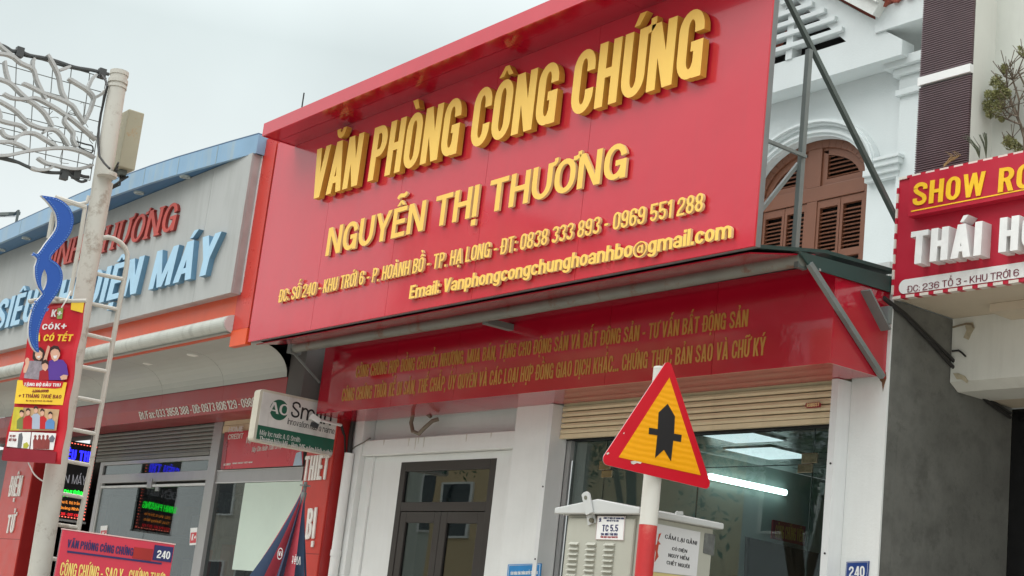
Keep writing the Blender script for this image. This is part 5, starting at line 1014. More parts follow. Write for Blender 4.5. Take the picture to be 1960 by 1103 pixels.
def cut_sheet(outline, holes, X, d, mf, ms, name, par):
    P = [at(x, y, X=X) for x, y in outline]; Hs = [[at(x, y, X=X) for x, y in h] for h in holes]; V = [Vector((p.y, p.z)) for p in P]; E = [(i, (i+1) % len(P)) for i in range(len(P))]
    for h in Hs: b = len(V); V += [Vector((p.y, p.z)) for p in h]; E += [(b+i, b+(i+1) % len(h)) for i in range(len(h))]
    vo, _, fo, _, _, _ = delaunay_2d_cdt(V, E, [], 2, 1e-5)
    vo, _, fo, _, _, _ = delaunay_2d_cdt(V, E, [], 1, 1e-5)
    def ins(pt, poly):
        r = False; j = len(poly)-1
        for i in range(len(poly)):
            if (poly[i].z > pt[1]) != (poly[j].z > pt[1]) and pt[0] < (poly[j].y-poly[i].y)*(pt[1]-poly[i].z)/(poly[j].z-poly[i].z)+poly[i].y: r = not r
            j = i
        return r
    mb = MB(); m = len(vo); mb.v = [(X, v.x, v.y) for v in vo]+[(X-d, v.x, v.y) for v in vo]; ed = {}
    for f in fo:
        c_ = (sum(vo[i].x for i in f)/3, sum(vo[i].y for i in f)/3)
        if not ins(c_, P) or any(ins(c_, h) for h in Hs): continue
        a, b, e = (vo[i] for i in f)
        if (b.x-a.x)*(e.y-a.y)-(b.y-a.y)*(e.x-a.x) < 0: f = f[::-1]
        mb.f.append(tuple(f)); mb.m.append(0); mb.f.append(tuple(i+m for i in f[::-1])); mb.m.append(1)
        for i in range(len(f)): ed[(f[i], f[(i+1) % len(f)])] = 1
    for a, b in ed:
        if (b, a) not in ed: mb.f.append((b, a, a+m, b+m)); mb.m.append(1)
    return mb.build(name, [mf, ms], par)
WB = mat('royal_blue_film', (26, 80, 166), rough=.4, var=.05, scale=3); WE = mat('white_edge_trim', (206, 206, 204), rough=.45, dirt=.2)
cut_sheet(ol, [hl], XW, .026, WB, WE, 'wave_body', WO)
dots = []
for side, off in ((rt, -9), (lf, -9)):
    s_ = smooth(side, 5)
    for k in range(1, len(s_)-1, 1):
        a, b = s_[k-1], s_[k+1]; dx, dy = b[0]-a[0], b[1]-a[1]; L_ = math.hypot(dx, dy) or 1
        dots.append((s_[k][0]-dy/L_*3.2, s_[k][1]+dx/L_*3.2))
mb = MB()
for x, y in dots: p = at(x, y, X=XW+.001); mb.add([p+Vector((.004, 0, 0)), p+Vector((0, .005, 0)), p+Vector((0, 0, .005)), p+Vector((0, -.005, 0)), p+Vector((0, 0, -.005))], [(0, 1, 2), (0, 2, 3), (0, 3, 4), (0, 4, 1)])
mb.build('bulb_row', mat('pale_blue_bulb', (80, 126, 196), rough=.3), WO)
mb = MB(); w2 = lambda x, y, X=XW-.05: at(*c2_(x, y), X=X)
mb.tube([w2(390, 140), w2(470, 165), w2(560, 195), w2(605, 210)], .014, n=7); mb.tube([w2(390, 150), w2(480, 185), w2(570, 185), w2(610, 175), w2(625, 130)], .010, n=7); mb.tube([w2(600, 205), w2(560, 460), w2(530, 620), w2(495, 830)], .012, n=7); mb.tube([w2(378, 245), w2(360, 340), w2(345, 430)], .014, n=7); mb.tube([w2(200, 870), w2(360, 845), w2(500, 868)], .010, n=7)
mb.build('bracket', POLEW, WO, smooth=True)

# ---------------------------------------------------------------- ladder hooked on the pole
XLd = PX+.10; q = lambda x, y: at(x, y, X=XLd); LD = thing('ladder', q(70, 1095), 'white painted steel ladder with a hooked top tied beside the street pole', 'ladder')
lp_ = [(213.5, 351), (194.5, 454), (174, 557.6), (160, 640), (127, 800), (111, 868), (85, 985), (66, 1099), (52, 1180)]
rp_ = [(195, 456), (207, 454.5), (218, 457.5), (230, 464), (239, 474), (244, 488), (243, 505), (239, 530), (229.5, 578), (197, 763), (172.7, 899), (150, 1011), (118, 1170)]
def fit(p): return [q(*v) for v in p]
MB().tube(fit(lp_)[:2], .010, n=10).build('rail_tip', POLEW, LD, smooth=True)
MB().tube(fit(lp_)[1:], .0145, n=10).build('rail', POLEW, LD, smooth=True); MB().tube(fit(rp_), .0145, n=10).build('rail', POLEW, LD, smooth=True)
def onl(p, y):
    for a, b in zip(p, p[1:]):
        if a[1] <= y <= b[1]: return (a[0]+(b[0]-a[0])*(y-a[1])/(b[1]-a[1]), y)
rl = [v for v in rp_[5:]]
for yl, yr in ((523.6, 535), (580.7, 593), (638.6, 652), (700.3, 711.5), (758.9, 770), (819, 831), (879, 891), (941, 953), (1000.5, 1010), (1064, 1076)):
    a, b = onl(lp_, yl), onl(rl, yr); MB().tube([q(*a), q(*b)], .0115, n=8).build('rung', POLEW, LD, smooth=True)
mb = MB(); wl = cp(0, 800, 3.64)
for pts in ([(195, 300), (215, 350), (245, 400), (300, 440), (340, 430), (380, 395), (450, 368)], [(170, 250), (190, 290), (205, 330)]): mb.tube([at(*wl(*p), X=XLd+.03) for p in smooth(pts)], .004, n=5)
T_ = mb.build('plastic_tie', WHITE, None); tag(T_, 'white plastic tie string hanging below the banner against the pole', 'tie')

# ---------------------------------------------------------------- advertising banner on the pole
b3 = cp(0, 560, 3.243); TRp, TLp, BLp, BRp = b3(527, 52), b3(212, 60), b3(10, 1042), b3(368, 1066)
TR = at(*TRp, Y=PY-.12); TL = at(*TLp, Z=TR.z); nrm = (TR-TL).cross(Vector((0, 0, -1))).normalized()
if nrm.dot(CAM-TR) < 0: nrm = -nrm
PB = (TR, nrm); BN = thing('banner', TR, 'red hanging banner advertising a new year television offer with smiling people', 'banner')
d3 = lambda nm, pts, m, off, th=.0012: decal(nm, BN, [b3(*p) for p in pts], m, PB, off, th)
BRED = mat('banner_red', (200, 26, 42), rough=.45, var=.06, scale=5, bump=.004, bscale=6)
# sheet with soft creases
mb = MB(); nu, nv = 10, 24; c4 = [at(*p, pl=PB) for p in (TLp, TRp, BRp, BLp)]
for j in range(nv+1):
    for i in range(nu+1):
        u, v = i/nu, j/nv; p = (c4[0]*(1-u)+c4[1]*u)*(1-v)+(c4[3]*(1-u)+c4[2]*u)*v; mb.v.append(tuple(p-nrm*(.006+.005*math.sin(v*21+u*4)+.004*math.sin(u*9+v*5))))
for j in range(nv):
    for i in range(nu): k = j*(nu+1)+i; mb.f.append((k, k+nu+1, k+nu+2, k+1)); mb.m.append(0)
o = mb.build('sheet', BRED, BN, smooth=True); so2 = o.modifiers.new('thick', 'SOLIDIFY'); so2.thickness = .002
d3('hem', [(28, 955), (355, 990), (345, 1064), (12, 1040)], mat('hem_dark_red', (140, 22, 40), rough=.5, var=.08), .003)
YLW = mat('banner_yellow', (250, 204, 60), rough=.45); SKIN = mat('printed_skin', (226, 176, 150), rough=.5); HAIR = mat('printed_dark_hair', (52, 32, 30), rough=.5); PUR = mat('printed_purple', (92, 56, 150), rough=.5, var=.06); STRIPE = mat('printed_grey_stripe', (150, 140, 148), rough=.5, var=.3, scale=40); DKR = mat('printed_deep_red', (160, 20, 34), rough=.5); PW = mat('printed_white', (236, 232, 230), rough=.45)
d3('corner_patch', [(447, 53), (527, 52), (516, 128), (443, 108)], YLW, .003)
def t3(tx, A_, B_, Tp, m, lift, **k):
    a, b = at(*b3(*A_), pl=PB), at(*b3(*B_), pl=PB); tt = at(*b3(*Tp), pl=PB); xd = (b-a).normalized(); up = Vector((0, 0, 1))-xd*xd.z; up.normalize()
    return lettering('banner_lettering', BN, tx, a, b, abs((tt-a).dot(up)), nrm, m, .001, lift, up=up, **k)
d3('logo_square', [(318, 95), (362, 98), (356, 164), (310, 160)], mat('logo_crimson', (176, 24, 40), rough=.5), .003); d3('logo_green', [(362, 98), (396, 96), (388, 165), (356, 164)], mat('logo_green', (150, 176, 96), rough=.5, var=.2, scale=12), .003)
t3('K+', (322, 152), (386, 152), (325, 108), PW, .0055, W=.6, s=.2); t3('CÓ K+', (262, 232), (413, 228), (264, 196), PW, .003, W=.8, s=.24, t=.2, space=.12)
t3('LÀ CÓ TẾT', (190, 303), (448, 303), (192, 262), YLW, .003, W=.66, s=.22, t=.18, shear=.12)
sd = lambda p, o: [(x+o[0], y+o[1]) for x, y in p]
# woman, boy and man printed on the sheet
d3('woman_hair', [(218, 352), (255, 340), (278, 362), (284, 410), (275, 440), (225, 436), (205, 410), (208, 375)], HAIR, .003); d3('woman_face', [(225, 372), (250, 360), (268, 376), (266, 405), (248, 422), (230, 412), (222, 392)], SKIN, .0045); d3('woman_smile', [(236, 398), (258, 394), (252, 408), (240, 408)], PW, .006)
d3('woman_top', [(190, 425), (225, 425), (265, 430), (275, 470), (262, 545), (152, 532), (160, 480), (175, 440)], STRIPE, .0035); d3('woman_arm', [(160, 420), (172, 405), (186, 412), (186, 440), (178, 470), (166, 500), (150, 500), (152, 470), (164, 445)], SKIN, .005)
d3('man_arm', [(270, 430), (285, 380), (296, 345), (302, 330), (314, 338), (308, 365), (298, 400), (292, 440)], SKIN, .0035)
d3('man_body', [(310, 425), (345, 415), (395, 420), (418, 450), (428, 515), (400, 545), (306, 545), (300, 470)], PUR, .004); d3('man_head', [(322, 358), (345, 348), (372, 358), (378, 390), (362, 422), (342, 430), (326, 412), (318, 382)], SKIN, .005); d3('man_hair', [(316, 375), (318, 345), (340, 330), (368, 336), (380, 360), (378, 378), (368, 358), (345, 350), (326, 360)], HAIR, .006); d3('man_smile', [(336, 395), (362, 392), (356, 412), (342, 412)], PW, .0065); d3('man_hand', [(378, 525), (400, 512), (425, 515), (420, 540), (388, 545)], SKIN, .006)
d3('boy_body', [(252, 490), (280, 478), (305, 488), (308, 545), (246, 545)], DKR, .0055); d3('boy_head', [(266, 440), (285, 432), (304, 442), (304, 470), (288, 490), (270, 478)], SKIN, .006); d3('boy_hair', [(262, 450), (268, 428), (290, 418), (308, 430), (306, 452), (288, 438)], HAIR, .0072)
# offer panels
d3('offer_panel', [(112, 545), (418, 560), (392, 700), (92, 690)], YLW, .003); d3('offer_ribbon', [(145, 540), (400, 555), (388, 592), (345, 598), (175, 588), (148, 575)], BRED, .0045); t3('TẶNG BỘ ĐẦU THU', (152, 582), (380, 586), (155, 562), PW, .006, W=.62, s=.2)
MAR = mat('printed_maroon', (130, 40, 40), rough=.5); t3('1.200.000Đ', (205, 622), (305, 622), (207, 604), MAR, .0045, W=.6, s=.16); d3('strike_line', [(203, 616), (308, 608), (308, 611), (203, 619)], MAR, .006); t3('+ 1 THÁNG THUÊ BAO', (118, 652), (383, 660), (121, 630), MAR, .0045, W=.66, s=.2); t3('Áp dụng từ 01.01 đến 28.02', (165, 676), (328, 680), (166, 668), MAR, .0045, W=.6, s=.12)
d3('players_picture', [(92, 712), (372, 728), (352, 858), (68, 858)], mat('picture_warm', (196, 160, 120), rough=.5, var=.25, scale=9), .003)
d3('picture_glow', [(92, 712), (150, 715), (120, 858), (68, 858)], mat('picture_yellow_green', (206, 190, 60), rough=.5, var=.2, scale=12), .0042)
for x, col, hy in ((140, (120, 130, 70), 745), (180, (190, 40, 44), 735), (228, (176, 186, 204), 722), (268, (196, 34, 40), 738), (318, (96, 140, 190), 756)):
    m = mat('printed_shirt_%d' % x, col, rough=.5, var=.08); d3('player_shirt', [(x-14, hy+34), (x+10, hy+30), (x+26, hy+46), (x+24, 850), (x-32, 848), (x-30, hy+52)], m, .0045+.0003*(x % 7)); d3('player_head', [(x-10, hy), (x+2, hy-10), (x+13, hy-2), (x+12, hy+22), (x, hy+32), (x-10, hy+20)], SKIN, .0065); d3('player_hair', [(x-12, hy+4), (x-8, hy-12), (x+4, hy-16), (x+15, hy-6), (x+13, hy+4), (x+2, hy-4)], HAIR, .0075)
d3('lower_picture', [(62, 866), (196, 868), (184, 972), (42, 968)], PW, .003); d3('lower_picture', [(202, 868), (352, 876), (334, 978), (192, 974)], PW, .003); t3('HẠ GỤC', (64, 896), (100, 898), (65, 884), MAR, .0045, W=.6); t3('MẶT TRẬN', (58, 922), (104, 925), (60, 906), MAR, .0045, W=.6, space=.15)
d3('picture_figure', [(122, 880), (140, 872), (146, 900), (136, 968), (112, 966), (118, 910)], mat('printed_grey_figure', (96, 96, 100), rough=.5, var=.2), .0045); d3('picture_blob', [(150, 940), (172, 930), (184, 950), (172, 968), (148, 966)], mat('printed_olive', (180, 176, 60), rough=.5), .0045)
for x in (222, 248, 272, 298): d3('picture_person', [(x-12, 975), (x-12, 920), (x-4, 905), (x-6, 890), (x+4, 884), (x+10, 894), (x+6, 906), (x+16, 922), (x+12, 974)], mat('printed_brown_red', (140, 60, 56), rough=.5, var=.2), .0045)
d3('picture_wheel', [(310, 905), (330, 885), (345, 905), (335, 930), (315, 930)], mat('printed_steel', (110, 110, 120), rough=.5), .0046)
mb = MB(); a = at(*b3(218, 58), pl=PB); b = at(*b3(525, 52), pl=PB); mb.tube([a+(a-b)*.1, a, b, b+(b-a)*.05], .011, n=8); mb.build('hanging_rod', POLEW, BN, smooth=True)
MB().tube([at(*b3(400, 100), pl=PB)+nrm*.02, at(*b3(428, 55), pl=PB)+nrm*.02, at(*b3(440, -10), pl=PB)], .004, n=5).build('hanging_cord', WHITE, BN)

# ---------------------------------------------------------------- small red office sign at the lower left
XS = PX+.58; ps = (Vector((XS, 0, 0)), NX); sg = cp(0, 800, 3.64); q = lambda x, y: at(*sg(x, y), X=XS)
a, b, c_ = q(445, 776), q(1218, 888), q(1140, 1230); RS = thing('direction_sign', (XS, a.y, .15), 'small red board of the office with dark blue heading and 240 plate', 'sign')
SR2 = mat('pink_red_board', (204, 46, 70), rough=.35, var=.04, coat=.2); zA = (a.z+b.z)/2; zB_ = zA-.62
bx('board', (XS-.025, a.y, zB_, XS, b.y, zA), SR2, RS, bevel=.004); bx('board_back', (XS-.03, a.y, zB_, XS-.026, b.y, zA), SILVER, RS); mb = MB(); mb.box(XS-.07, a.y+.05, .15, XS-.031, a.y+.09, zA-.05); mb.box(XS-.07, b.y-.09, .15, XS-.031, b.y-.05, zA-.05); mb.build('leg_frame', STEEL, RS)
mb = MB(); mb.box(XS-.032, a.y-.003, zA+.0005, XS+.002, b.y+.003, zA+.006); mb.build('board_edge', mat('pale_edge', (226, 190, 186), rough=.5), RS)
NAVY = mat('navy_print', (34, 38, 92), rough=.4)
lettering('heading', RS, 'VĂN PHÒNG CÔNG CHỨNG', q(466, 902), q(922, 962), q(466, 845).z-q(466, 902).z, NX, NAVY, .002, .001, W=.5, s=.17, t=.13, space=.22)
decal('blank_patch', RS, [sg(935, 900), sg(1066, 916), sg(1052, 998), sg(922, 975)], mat('brown_red_patch', (160, 34, 30), rough=.5), ps, .001, .002)
decal('number_plate', RS, [sg(1078, 885), sg(1208, 902), sg(1190, 1008), sg(1060, 990)], NAVY, ps, .001, .003); lettering('plate_number', RS, '240', q(1088, 975), q(1178, 986), q(1092, 920).z-q(1088, 975).z, NX, WHITE, .001, .0045, W=.66, s=.21, t=.16)
p, r__ = q(468, 930), q(1125, 1019); MB().box(XS+.001, p.y, p.z-.006, XS+.003, r__.y, p.z+.004).build('blue_rule', NAVY, RS)
lettering('subheading', RS, 'CÔNG CHỨNG - SAO Y - CHỨNG THỰC', q(412, 1098), q(1140, 1176), q(428, 1005).z-q(412, 1098).z, NX, [mat('pale_yellow_print', (240, 214, 120), rough=.4)]*2, .003, .001, W=.5, s=.15, t=.12, space=.25)

# ---------------------------------------------------------------- folded parasol
PYm = 5.55; tipp = at(584, 930, Y=PYm); PXm = tipp.x; UM = thing('parasol', (PXm, PYm, .15), 'closed red and navy parasol standing against the red pillar', 'parasol')
NVY = mat('navy_canvas', (56, 76, 104), rough=.8, var=.10, scale=5, bump=.002, bscale=40); RC = mat('red_canvas', (172, 58, 70), rough=.8, var=.10, scale=5, bump=.002, bscale=40)
wR = 60/FPX*(tipp-CAM).length; zlow = at(560, 1103, Y=PYm).z; Hh = tipp.z-zlow
n = 64; rows = 16; mb = MB(); random.seed(11)
ph_ = [random.uniform(-.3, .3) for _ in range(16)]
for j in range(rows+1):
    t = j/rows*1.5; z = tipp.z-.02-t*Hh; rr_ = .014+wR*.95*(min(t, 1.05)**1.25)*(1 if t < 1.05 else 1-(t-1.05)*.25); sx_ = -_r.x*wR*.33*t; sy_ = -_r.y*wR*.33*t
    for i in range(n):
        a = 2*math.pi*i/n; f = 1.06-.55*abs(math.sin(a*5+.6*math.sin(a*2+1)+ph_[0]*t))**.6+.10*math.sin(a*3+1.3+ph_[1]*2)-.07*math.sin(a*13+2*t)*min(t, 1)
        mb.v.append((PXm+sx_+math.cos(a)*rr_*f, PYm+sy_+math.sin(a)*rr_*f, z+.02*math.sin(a*8)*(t > 1.4)))
for j in range(rows):
    for i in range(n): i2 = (i+1) % n; k = j*n; mb.f.append((k+i, k+n+i, k+n+i2, k+i2)); mb.m.append((i*14//n) % 2)
mb.build('canopy_cloth', [NVY, RC], UM, smooth=True)
mb = MB(); mb.tube([(PXm, PYm, tipp.z-.05), (PXm, PYm, tipp.z+.03)], .014, n=10); mb.box(PXm-.03, PYm-.03, tipp.z-.004, PXm+.03, PYm+.03, tipp.z+.006); mb.build('tip_cap', STEEL, UM)
MB().tube([(PXm-_r.x*wR*.6, PYm-_r.y*wR*.6, .17), (PXm, PYm, tipp.z-.05)], .022, n=12).build('pole', STEEL, UM, smooth=True); MB().tube([(PXm-_r.x*wR*.6, PYm-_r.y*wR*.6, .15), (PXm-_r.x*wR*.6, PYm-_r.y*wR*.6, .23)], [.26, .24], n=24).build('foot', mat('concrete_foot', (140, 138, 132), rough=.9), UM)
vd = (CAM-Vector((PXm, PYm, 1.9))); vd.z = 0; vd.normalize(); pp = (Vector((PXm, PYm, 0))+vd*(wR*.98), vd)
pe = lambda x, y: at(x, y, pl=pp); e0 = pe(536, 1060); mb = MB()
ex = Vector((-vd.y, vd.x, 0)); 
for k in range(20):
    a, b = 2*math.pi*k/20, 2*math.pi*(k+1)/20
    for r0, r1 in ((.036, .030),): mb.add([e0+ex*(r0*math.cos(a))*.55+Vector((0, 0, r0*math.sin(a)*1.2)), e0+ex*(r0*math.cos(b))*.55+Vector((0, 0, r0*math.sin(b)*1.2)), e0+ex*(r1*math.cos(b))*.55+Vector((0, 0, r1*math.sin(b)*1.2)), e0+ex*(r1*math.cos(a))*.55+Vector((0, 0, r1*math.sin(a)*1.2))], [(0, 1, 2, 3)])
mb.build('emblem_ring', WHITE, UM); lettering('emblem_lettering', UM, 'Vi', e0-ex*.013-Vector((0, 0, .017)), e0+ex*.013-Vector((0, 0, .017)), .034, vd, WHITE, .001, .0, W=.5)
lettering('cloth_lettering', UM, 'Việt', pe(577, 1066), pe(560, 1064), .06, vd, WHITE, .001, .0, up=(0, 0, -1), W=.6, s=.14)

# ---------------------------------------------------------------- electrical cabinet
YC = 5.10; q = lambda x, y: at(x, y, Y=YC); l0, l1 = q(1060.5, 982), q(1223, 985); pk = q(1143, 955); zl = (l0.z+l1.z)/2
CAB = thing('electrical_cabinet', ((l0.x+l1.x)/2, YC+.3, .15), 'grey steel electrical cabinet with gabled lid, louvred door and warning plate', 'cabinet')
CG = mat('cabinet_grey_paint', (176, 176, 164), rough=.45, var=.04, scale=2.5, dirt=.22, dirt_rgb=(140, 136, 124), streak=.2); CL = mat('cabinet_lid_grey', (196, 198, 196), rough=.4, var=.04, dirt=.2, dirt_rgb=(150, 146, 136))
lx0, lx1 = l0.x, l1.x; ly1 = at(1386, 1007, X=lx1).y; zr_ = pk.z; zh = q(1061, 972).z-zl
mb = MB(); mb.prism([(lx0, YC, zl), (lx1, YC, zl), (lx1, YC, zl+zh), (pk.x, YC, zr_), (lx0, YC, zl+zh)], (0, ly1-YC, 0)); mb.build('lid', CL, CAB, bevel=.006)
bx0_, bx1_ = q(1073, 1000).x, lx1-.045; by0, by1 = YC+.035, at(1365, 1020, X=bx1_).y
bx('body', (bx0_, by0+.012, .35, bx1_, by1, zl-.001), CG, CAB, bevel=.005); bx('plinth', (bx0_-.03, by0-.0, .15, bx1_+.03, by1+.03, .349), mat('concrete_plinth', (146, 142, 134), rough=.9, var=.12), CAB)
dx1 = q(1206, 1000).x; do = bx('door', (bx0_+.03, by0-.006, .45, dx1, by0+.011, zl-.02), CG, CAB, bevel=.004)
lv = cp(1030, 900, 5.435)
qd = lambda x, y: at(x, y, Y=by0-.006)
p00, p01 = qd(*lv(330, 775)), qd(*lv(430, 775)); col_x = [(p00.x, p01.x), (qd(*lv(508, 780)).x, qd(*lv(610, 780)).x), (qd(*lv(693, 790)).x, qd(*lv(802, 790)).x)]; z_0 = p00.z; dz_ = (qd(*lv(325, 775)).z-qd(*lv(305, 1045)).z)/5
for xa_, xb_ in col_x:
    mb = MB()
    for k in range(16):
        z_ = z_0-k*dz_; mb.prism([(xa_, by0-.006, z_), (xa_+.006, by0-.006, z_+dz_*.52), (xb_-.006, by0-.006, z_+dz_*.52), (xb_, by0-.006, z_)], (0, -.002, 0)); mb.add([(xa_+.004, by0-.008, z_+dz_*.52), (xb_-.004, by0-.008, z_+dz_*.52), (xb_-.002, by0-.022, z_), (xa_+.002, by0-.022, z_)], [(0, 3, 2, 1)]); mb.add([(xa_, by0-.008, z_), (xa_+.002, by0-.022, z_), (xa_+.004, by0-.008, z_+dz_*.52)], [(0, 1, 2)]); mb.add([(xb_, by0-.008, z_), (xb_-.002, by0-.022, z_), (xb_-.004, by0-.008, z_+dz_*.52)], [(0, 2, 1)]); mb.add([(xa_, by0-.008, z_), (xb_, by0-.008, z_), (xb_-.002, by0-.022, z_), (xa_+.002, by0-.022, z_)], [(0, 1, 2, 3)])
    mb.build('louvres', CG, do)
MB().box(bx0_+.022, by0-.004, zl-.62, bx0_+.03, by0+.004, zl-.43).build('hinge', BLACK, do)
# lifting tabs
pt_ = (Vector((0, YC-.004, 0)), NF); tb = [lv(468, 262), lv(490, 235), lv(520, 224), lv(545, 245), lv(580, 440), lv(512, 470)]
t0 = decal('lifting_tab', CAB, tb, CL, pt_, .001, .010); decal('tab_hole', t0, [lv(512+17*math.cos(R(k*36)), 290+22*math.sin(R(k*36))) for k in range(10)], mat('tab_hole_grey', (110, 110, 96), rough=.7), pt_, .012, .001)
decal('tab_foot', t0, [lv(512, 478), lv(592, 455), lv(608, 545), lv(528, 578)], CL, (Vector((0, by0-.008, 0)), NF), .001, .006); decal('bolt', t0, [lv(565+20*math.cos(R(k*45)), 525+26*math.sin(R(k*45))) for k in range(8)], mat('old_bolt', (124, 120, 104), rough=.4, metal=.6), (Vector((0, by0-.016, 0)), NF), .0, .012)
pr_ = cp(1220, 900, 5.435); ptb = (Vector((lx1-.02, 0, 0)), NX); decal('lifting_tab', CAB, [pr_(388, 478), pr_(392, 440), pr_(412, 426), pr_(465, 430), pr_(470, 492)], CL, ptb, .0, .008)
# name plate on the door
pd = (Vector((0, by0-.006, 0)), NF); npq = [lv(625, 478), lv(912, 482), lv(895, 732), lv(603, 722)]; NP = decal('name_plate', do, npq, WHITE, pd, .001, .004); inset(NP, npq, pd, mat('plate_rim_pink', (176, 150, 148), rough=.5), .0062, .0, .03)
ql = lambda x, y: at(*lv(x, y), pl=pd); L_ = lambda tx, A_, B_, h, m, **k: lettering('plate_lettering', NP, tx, ql(*A_), ql(*B_), h, NF, m, .0008, .0055, **k)
L_('CÔNG TY ĐIỆN LỰC QUẢNG NINH', (688, 510), (902, 514), .009, NAVY); L_('ĐIỆN LỰC TP HẠ LONG', (722, 535), (845, 538), .008, NAVY); L_('TC 5.5', (672, 640), (838, 640), .035, NAVY, W=.54, s=.19, t=.14, space=.25); L_('TBA NHÀ VĂN HÓA', (658, 680), (835, 683), .0125, mat('red_print', (150, 40, 50)) if False else NAVY, W=.5, s=.2); L_('TỔNG ĐIỆN THOẠI 19006769', (655, 706), (835, 709), .009, mat('red_print', (160, 40, 52), rough=.5)); 
decal('plate_emblem', NP, [lv(*p) for p in ((655, 495), (668, 512), (658, 520), (668, 535), (640, 540), (650, 522), (642, 512))], NAVY, pd, .0056, .0008)
# warning plate on the side
pw_ = (Vector((bx1_, 0, 0)), NX); wq = [pr_(170, 552), pr_(650, 645), pr_(608, 1106), pr_(120, 1052)]; WP = decal('warning_plate', CAB, wq, mat('warning_white', (216, 216, 216), rough=.45, var=.03, dirt=.1), pw_, .001, .004)
qw = lambda x, y: at(*pr_(x, y), pl=pw_)
def wl_(tx, A_, B_, Tp): return lettering('warning_lettering', WP, tx, qw(*A_), qw(*B_), qw(*Tp).z-qw(*A_).z, NX, BLACK, .0008, .0055, W=.62, s=.16, t=.13, space=.3)
wl_('CẤM LẠI GẦN!', (278, 710), (610, 782), (280, 668)); wl_('CÓ ĐIỆN', (352, 832), (508, 862), (354, 798)); wl_('NGUY HIỂM', (312, 902), (528, 942), (314, 864)); wl_('CHẾT NGƯỜI', (295, 978), (532, 1024), (297, 940))
decal('red_bolt_mark', WP, [pr_(*p) for p in ((215, 665), (242, 655), (210, 735), (235, 772), (215, 775), (202, 850), (212, 900), (170, 960), (185, 860), (170, 790), (195, 770))], mat('faded_red_print', (186, 70, 50), rough=.5), pw_, .0052, .0008)
decal('dark_sticker', CAB, [pr_(698, 655), pr_(808, 672), pr_(788, 893), pr_(680, 862)], mat('torn_grey_sticker', (104, 106, 104), rough=.35, var=.3, scale=20, dirt=.5, dirt_rgb=(160, 160, 150)), pw_, .001, .002)
decal('yellow_strip', CAB, [pr_(155, 1060), pr_(600, 1112), pr_(590, 1180), pr_(140, 1150)], mat('pale_yellow_strip', (206, 190, 132), rough=.5), pw_, .001, .002)

# ---------------------------------------------------------------- priority road warning sign
XT = -5.585; tq = cp(1140, 680, 3.9375); pt2 = (Vector((XT, 0, 0)), NX); pcx = XT-.075; pcy = at(1244, 970, X=pcx).y; pz_ = at(1252, 704, X=pcx).z
TS = thing('warning_sign', (pcx, pcy, .15), 'triangular red and yellow priority crossroad sign on a white and red post', 'traffic sign')
TR_ = mat('sign_red_film', (206, 18, 40), rough=.35, var=.04, scale=5); TY = mat('sign_yellow_film', (252, 172, 14), rough=.35, var=.05, scale=3)
nt = TY.node_tree; wv = nt.nodes.new('ShaderNodeTexWave'); wv.wave_type = 'BANDS'; wv.bands_direction = 'Z'; wv.inputs['Scale'].default_value = 11; wv.inputs['Distortion'].default_value = 1.5; wv.inputs['Detail'].default_value = 1
tcx = nt.nodes.new('ShaderNodeTexCoord'); bpx = nt.nodes.new('ShaderNodeBump'); bpx.inputs['Distance'].default_value = .0016; bpx.inputs['Strength'].default_value = .8; nt.links.new(tcx.outputs['Object'], wv.inputs['Vector']); nt.links.new(wv.outputs['Fac'], bpx.inputs['Height']); nt.links.new(bpx.outputs[0], nt.nodes['Principled BSDF'].inputs['Normal'])
# rounded triangle from its measured corners
cn = [at(*tq(548, 95), X=XT), at(*tq(93, 785), X=XT), at(*tq(832, 965), X=XT)]; rad = .028; ctr = (cn[0]+cn[1]+cn[2])/3; pts = []
order = [cn[0], cn[1], cn[2]]
for i in range(3):
    p, a, b = order[i], order[i-1], order[(i+1) % 3]; o1 = (p-a).normalized(); o2 = (b-p).normalized(); n1 = Vector((0, o1.z, -o1.y)); n2 = Vector((0, o2.z, -o2.y))
    if n1.dot(p-ctr) < 0: n1 = -n1
    if n2.dot(p-ctr) < 0: n2 = -n2
    for k in range(7): t = k/6; pts.append(p+(n1*(1-t)+n2*t).normalized()*rad)
for m_, rr_ in ((0, 0),): MB().prism(pts, (-.004, 0, 0)).build('sign_plate', [TR_], TS)
MB().prism([p+Vector((-.0045, 0, 0)) for p in pts], (-.003, 0, 0)).build('plate_back', SILVER, TS)
decal('yellow_field', TS, [tq(555, 170), tq(172, 770), tq(790, 905)], TY, pt2, .0012, .001)
mb = MB(); fy = [at(*tq(x, y), pl=pt2) for x, y in ((172, 770), (790, 905), (555, 170))]
decal('arrow_symbol', TS, [tq(*p) for p in ((540, 367), (595, 462), (588, 592), (645, 602), (640, 655), (582, 645), (565, 800), (512, 713), (445, 775), (462, 605), (397, 595), (400, 547), (465, 558), (472, 432))], BLACK, pt2, .003, .001)
CHP = mat('chipped_film_white', (214, 206, 196), rough=.6, var=.15, scale=40); decal('film_chip', TS, [tq(*p) for p in ((262, 800), (300, 796), (345, 808), (338, 820), (310, 812), (285, 824), (268, 818))], CHP, pt2, .0012, .001); decal('film_chip', TS, [tq(*p) for p in ((78, 742), (96, 730), (102, 740), (86, 752))], CHP, pt2, .0012, .001); decal('film_chip', TS, [tq(*p) for p in ((204, 592), (216, 580), (214, 594))], CHP, pt2, .0012, .001)
prd = 17.2/FPX*(at(1244, 970, X=pcx)-CAM).length; zs_ = at(1243, 1006, X=pcx).z
RSTR = mat('worn_red_band', (190, 44, 46), rough=.5, var=.10, scale=6, dirt=.7, dirt_rgb=(206, 150, 130), streak=.2)
PWH = mat('post_white_paint', (212, 210, 202), rough=.45, var=.04, scale=3, dirt=.25, dirt_rgb=(176, 168, 150), streak=.3)
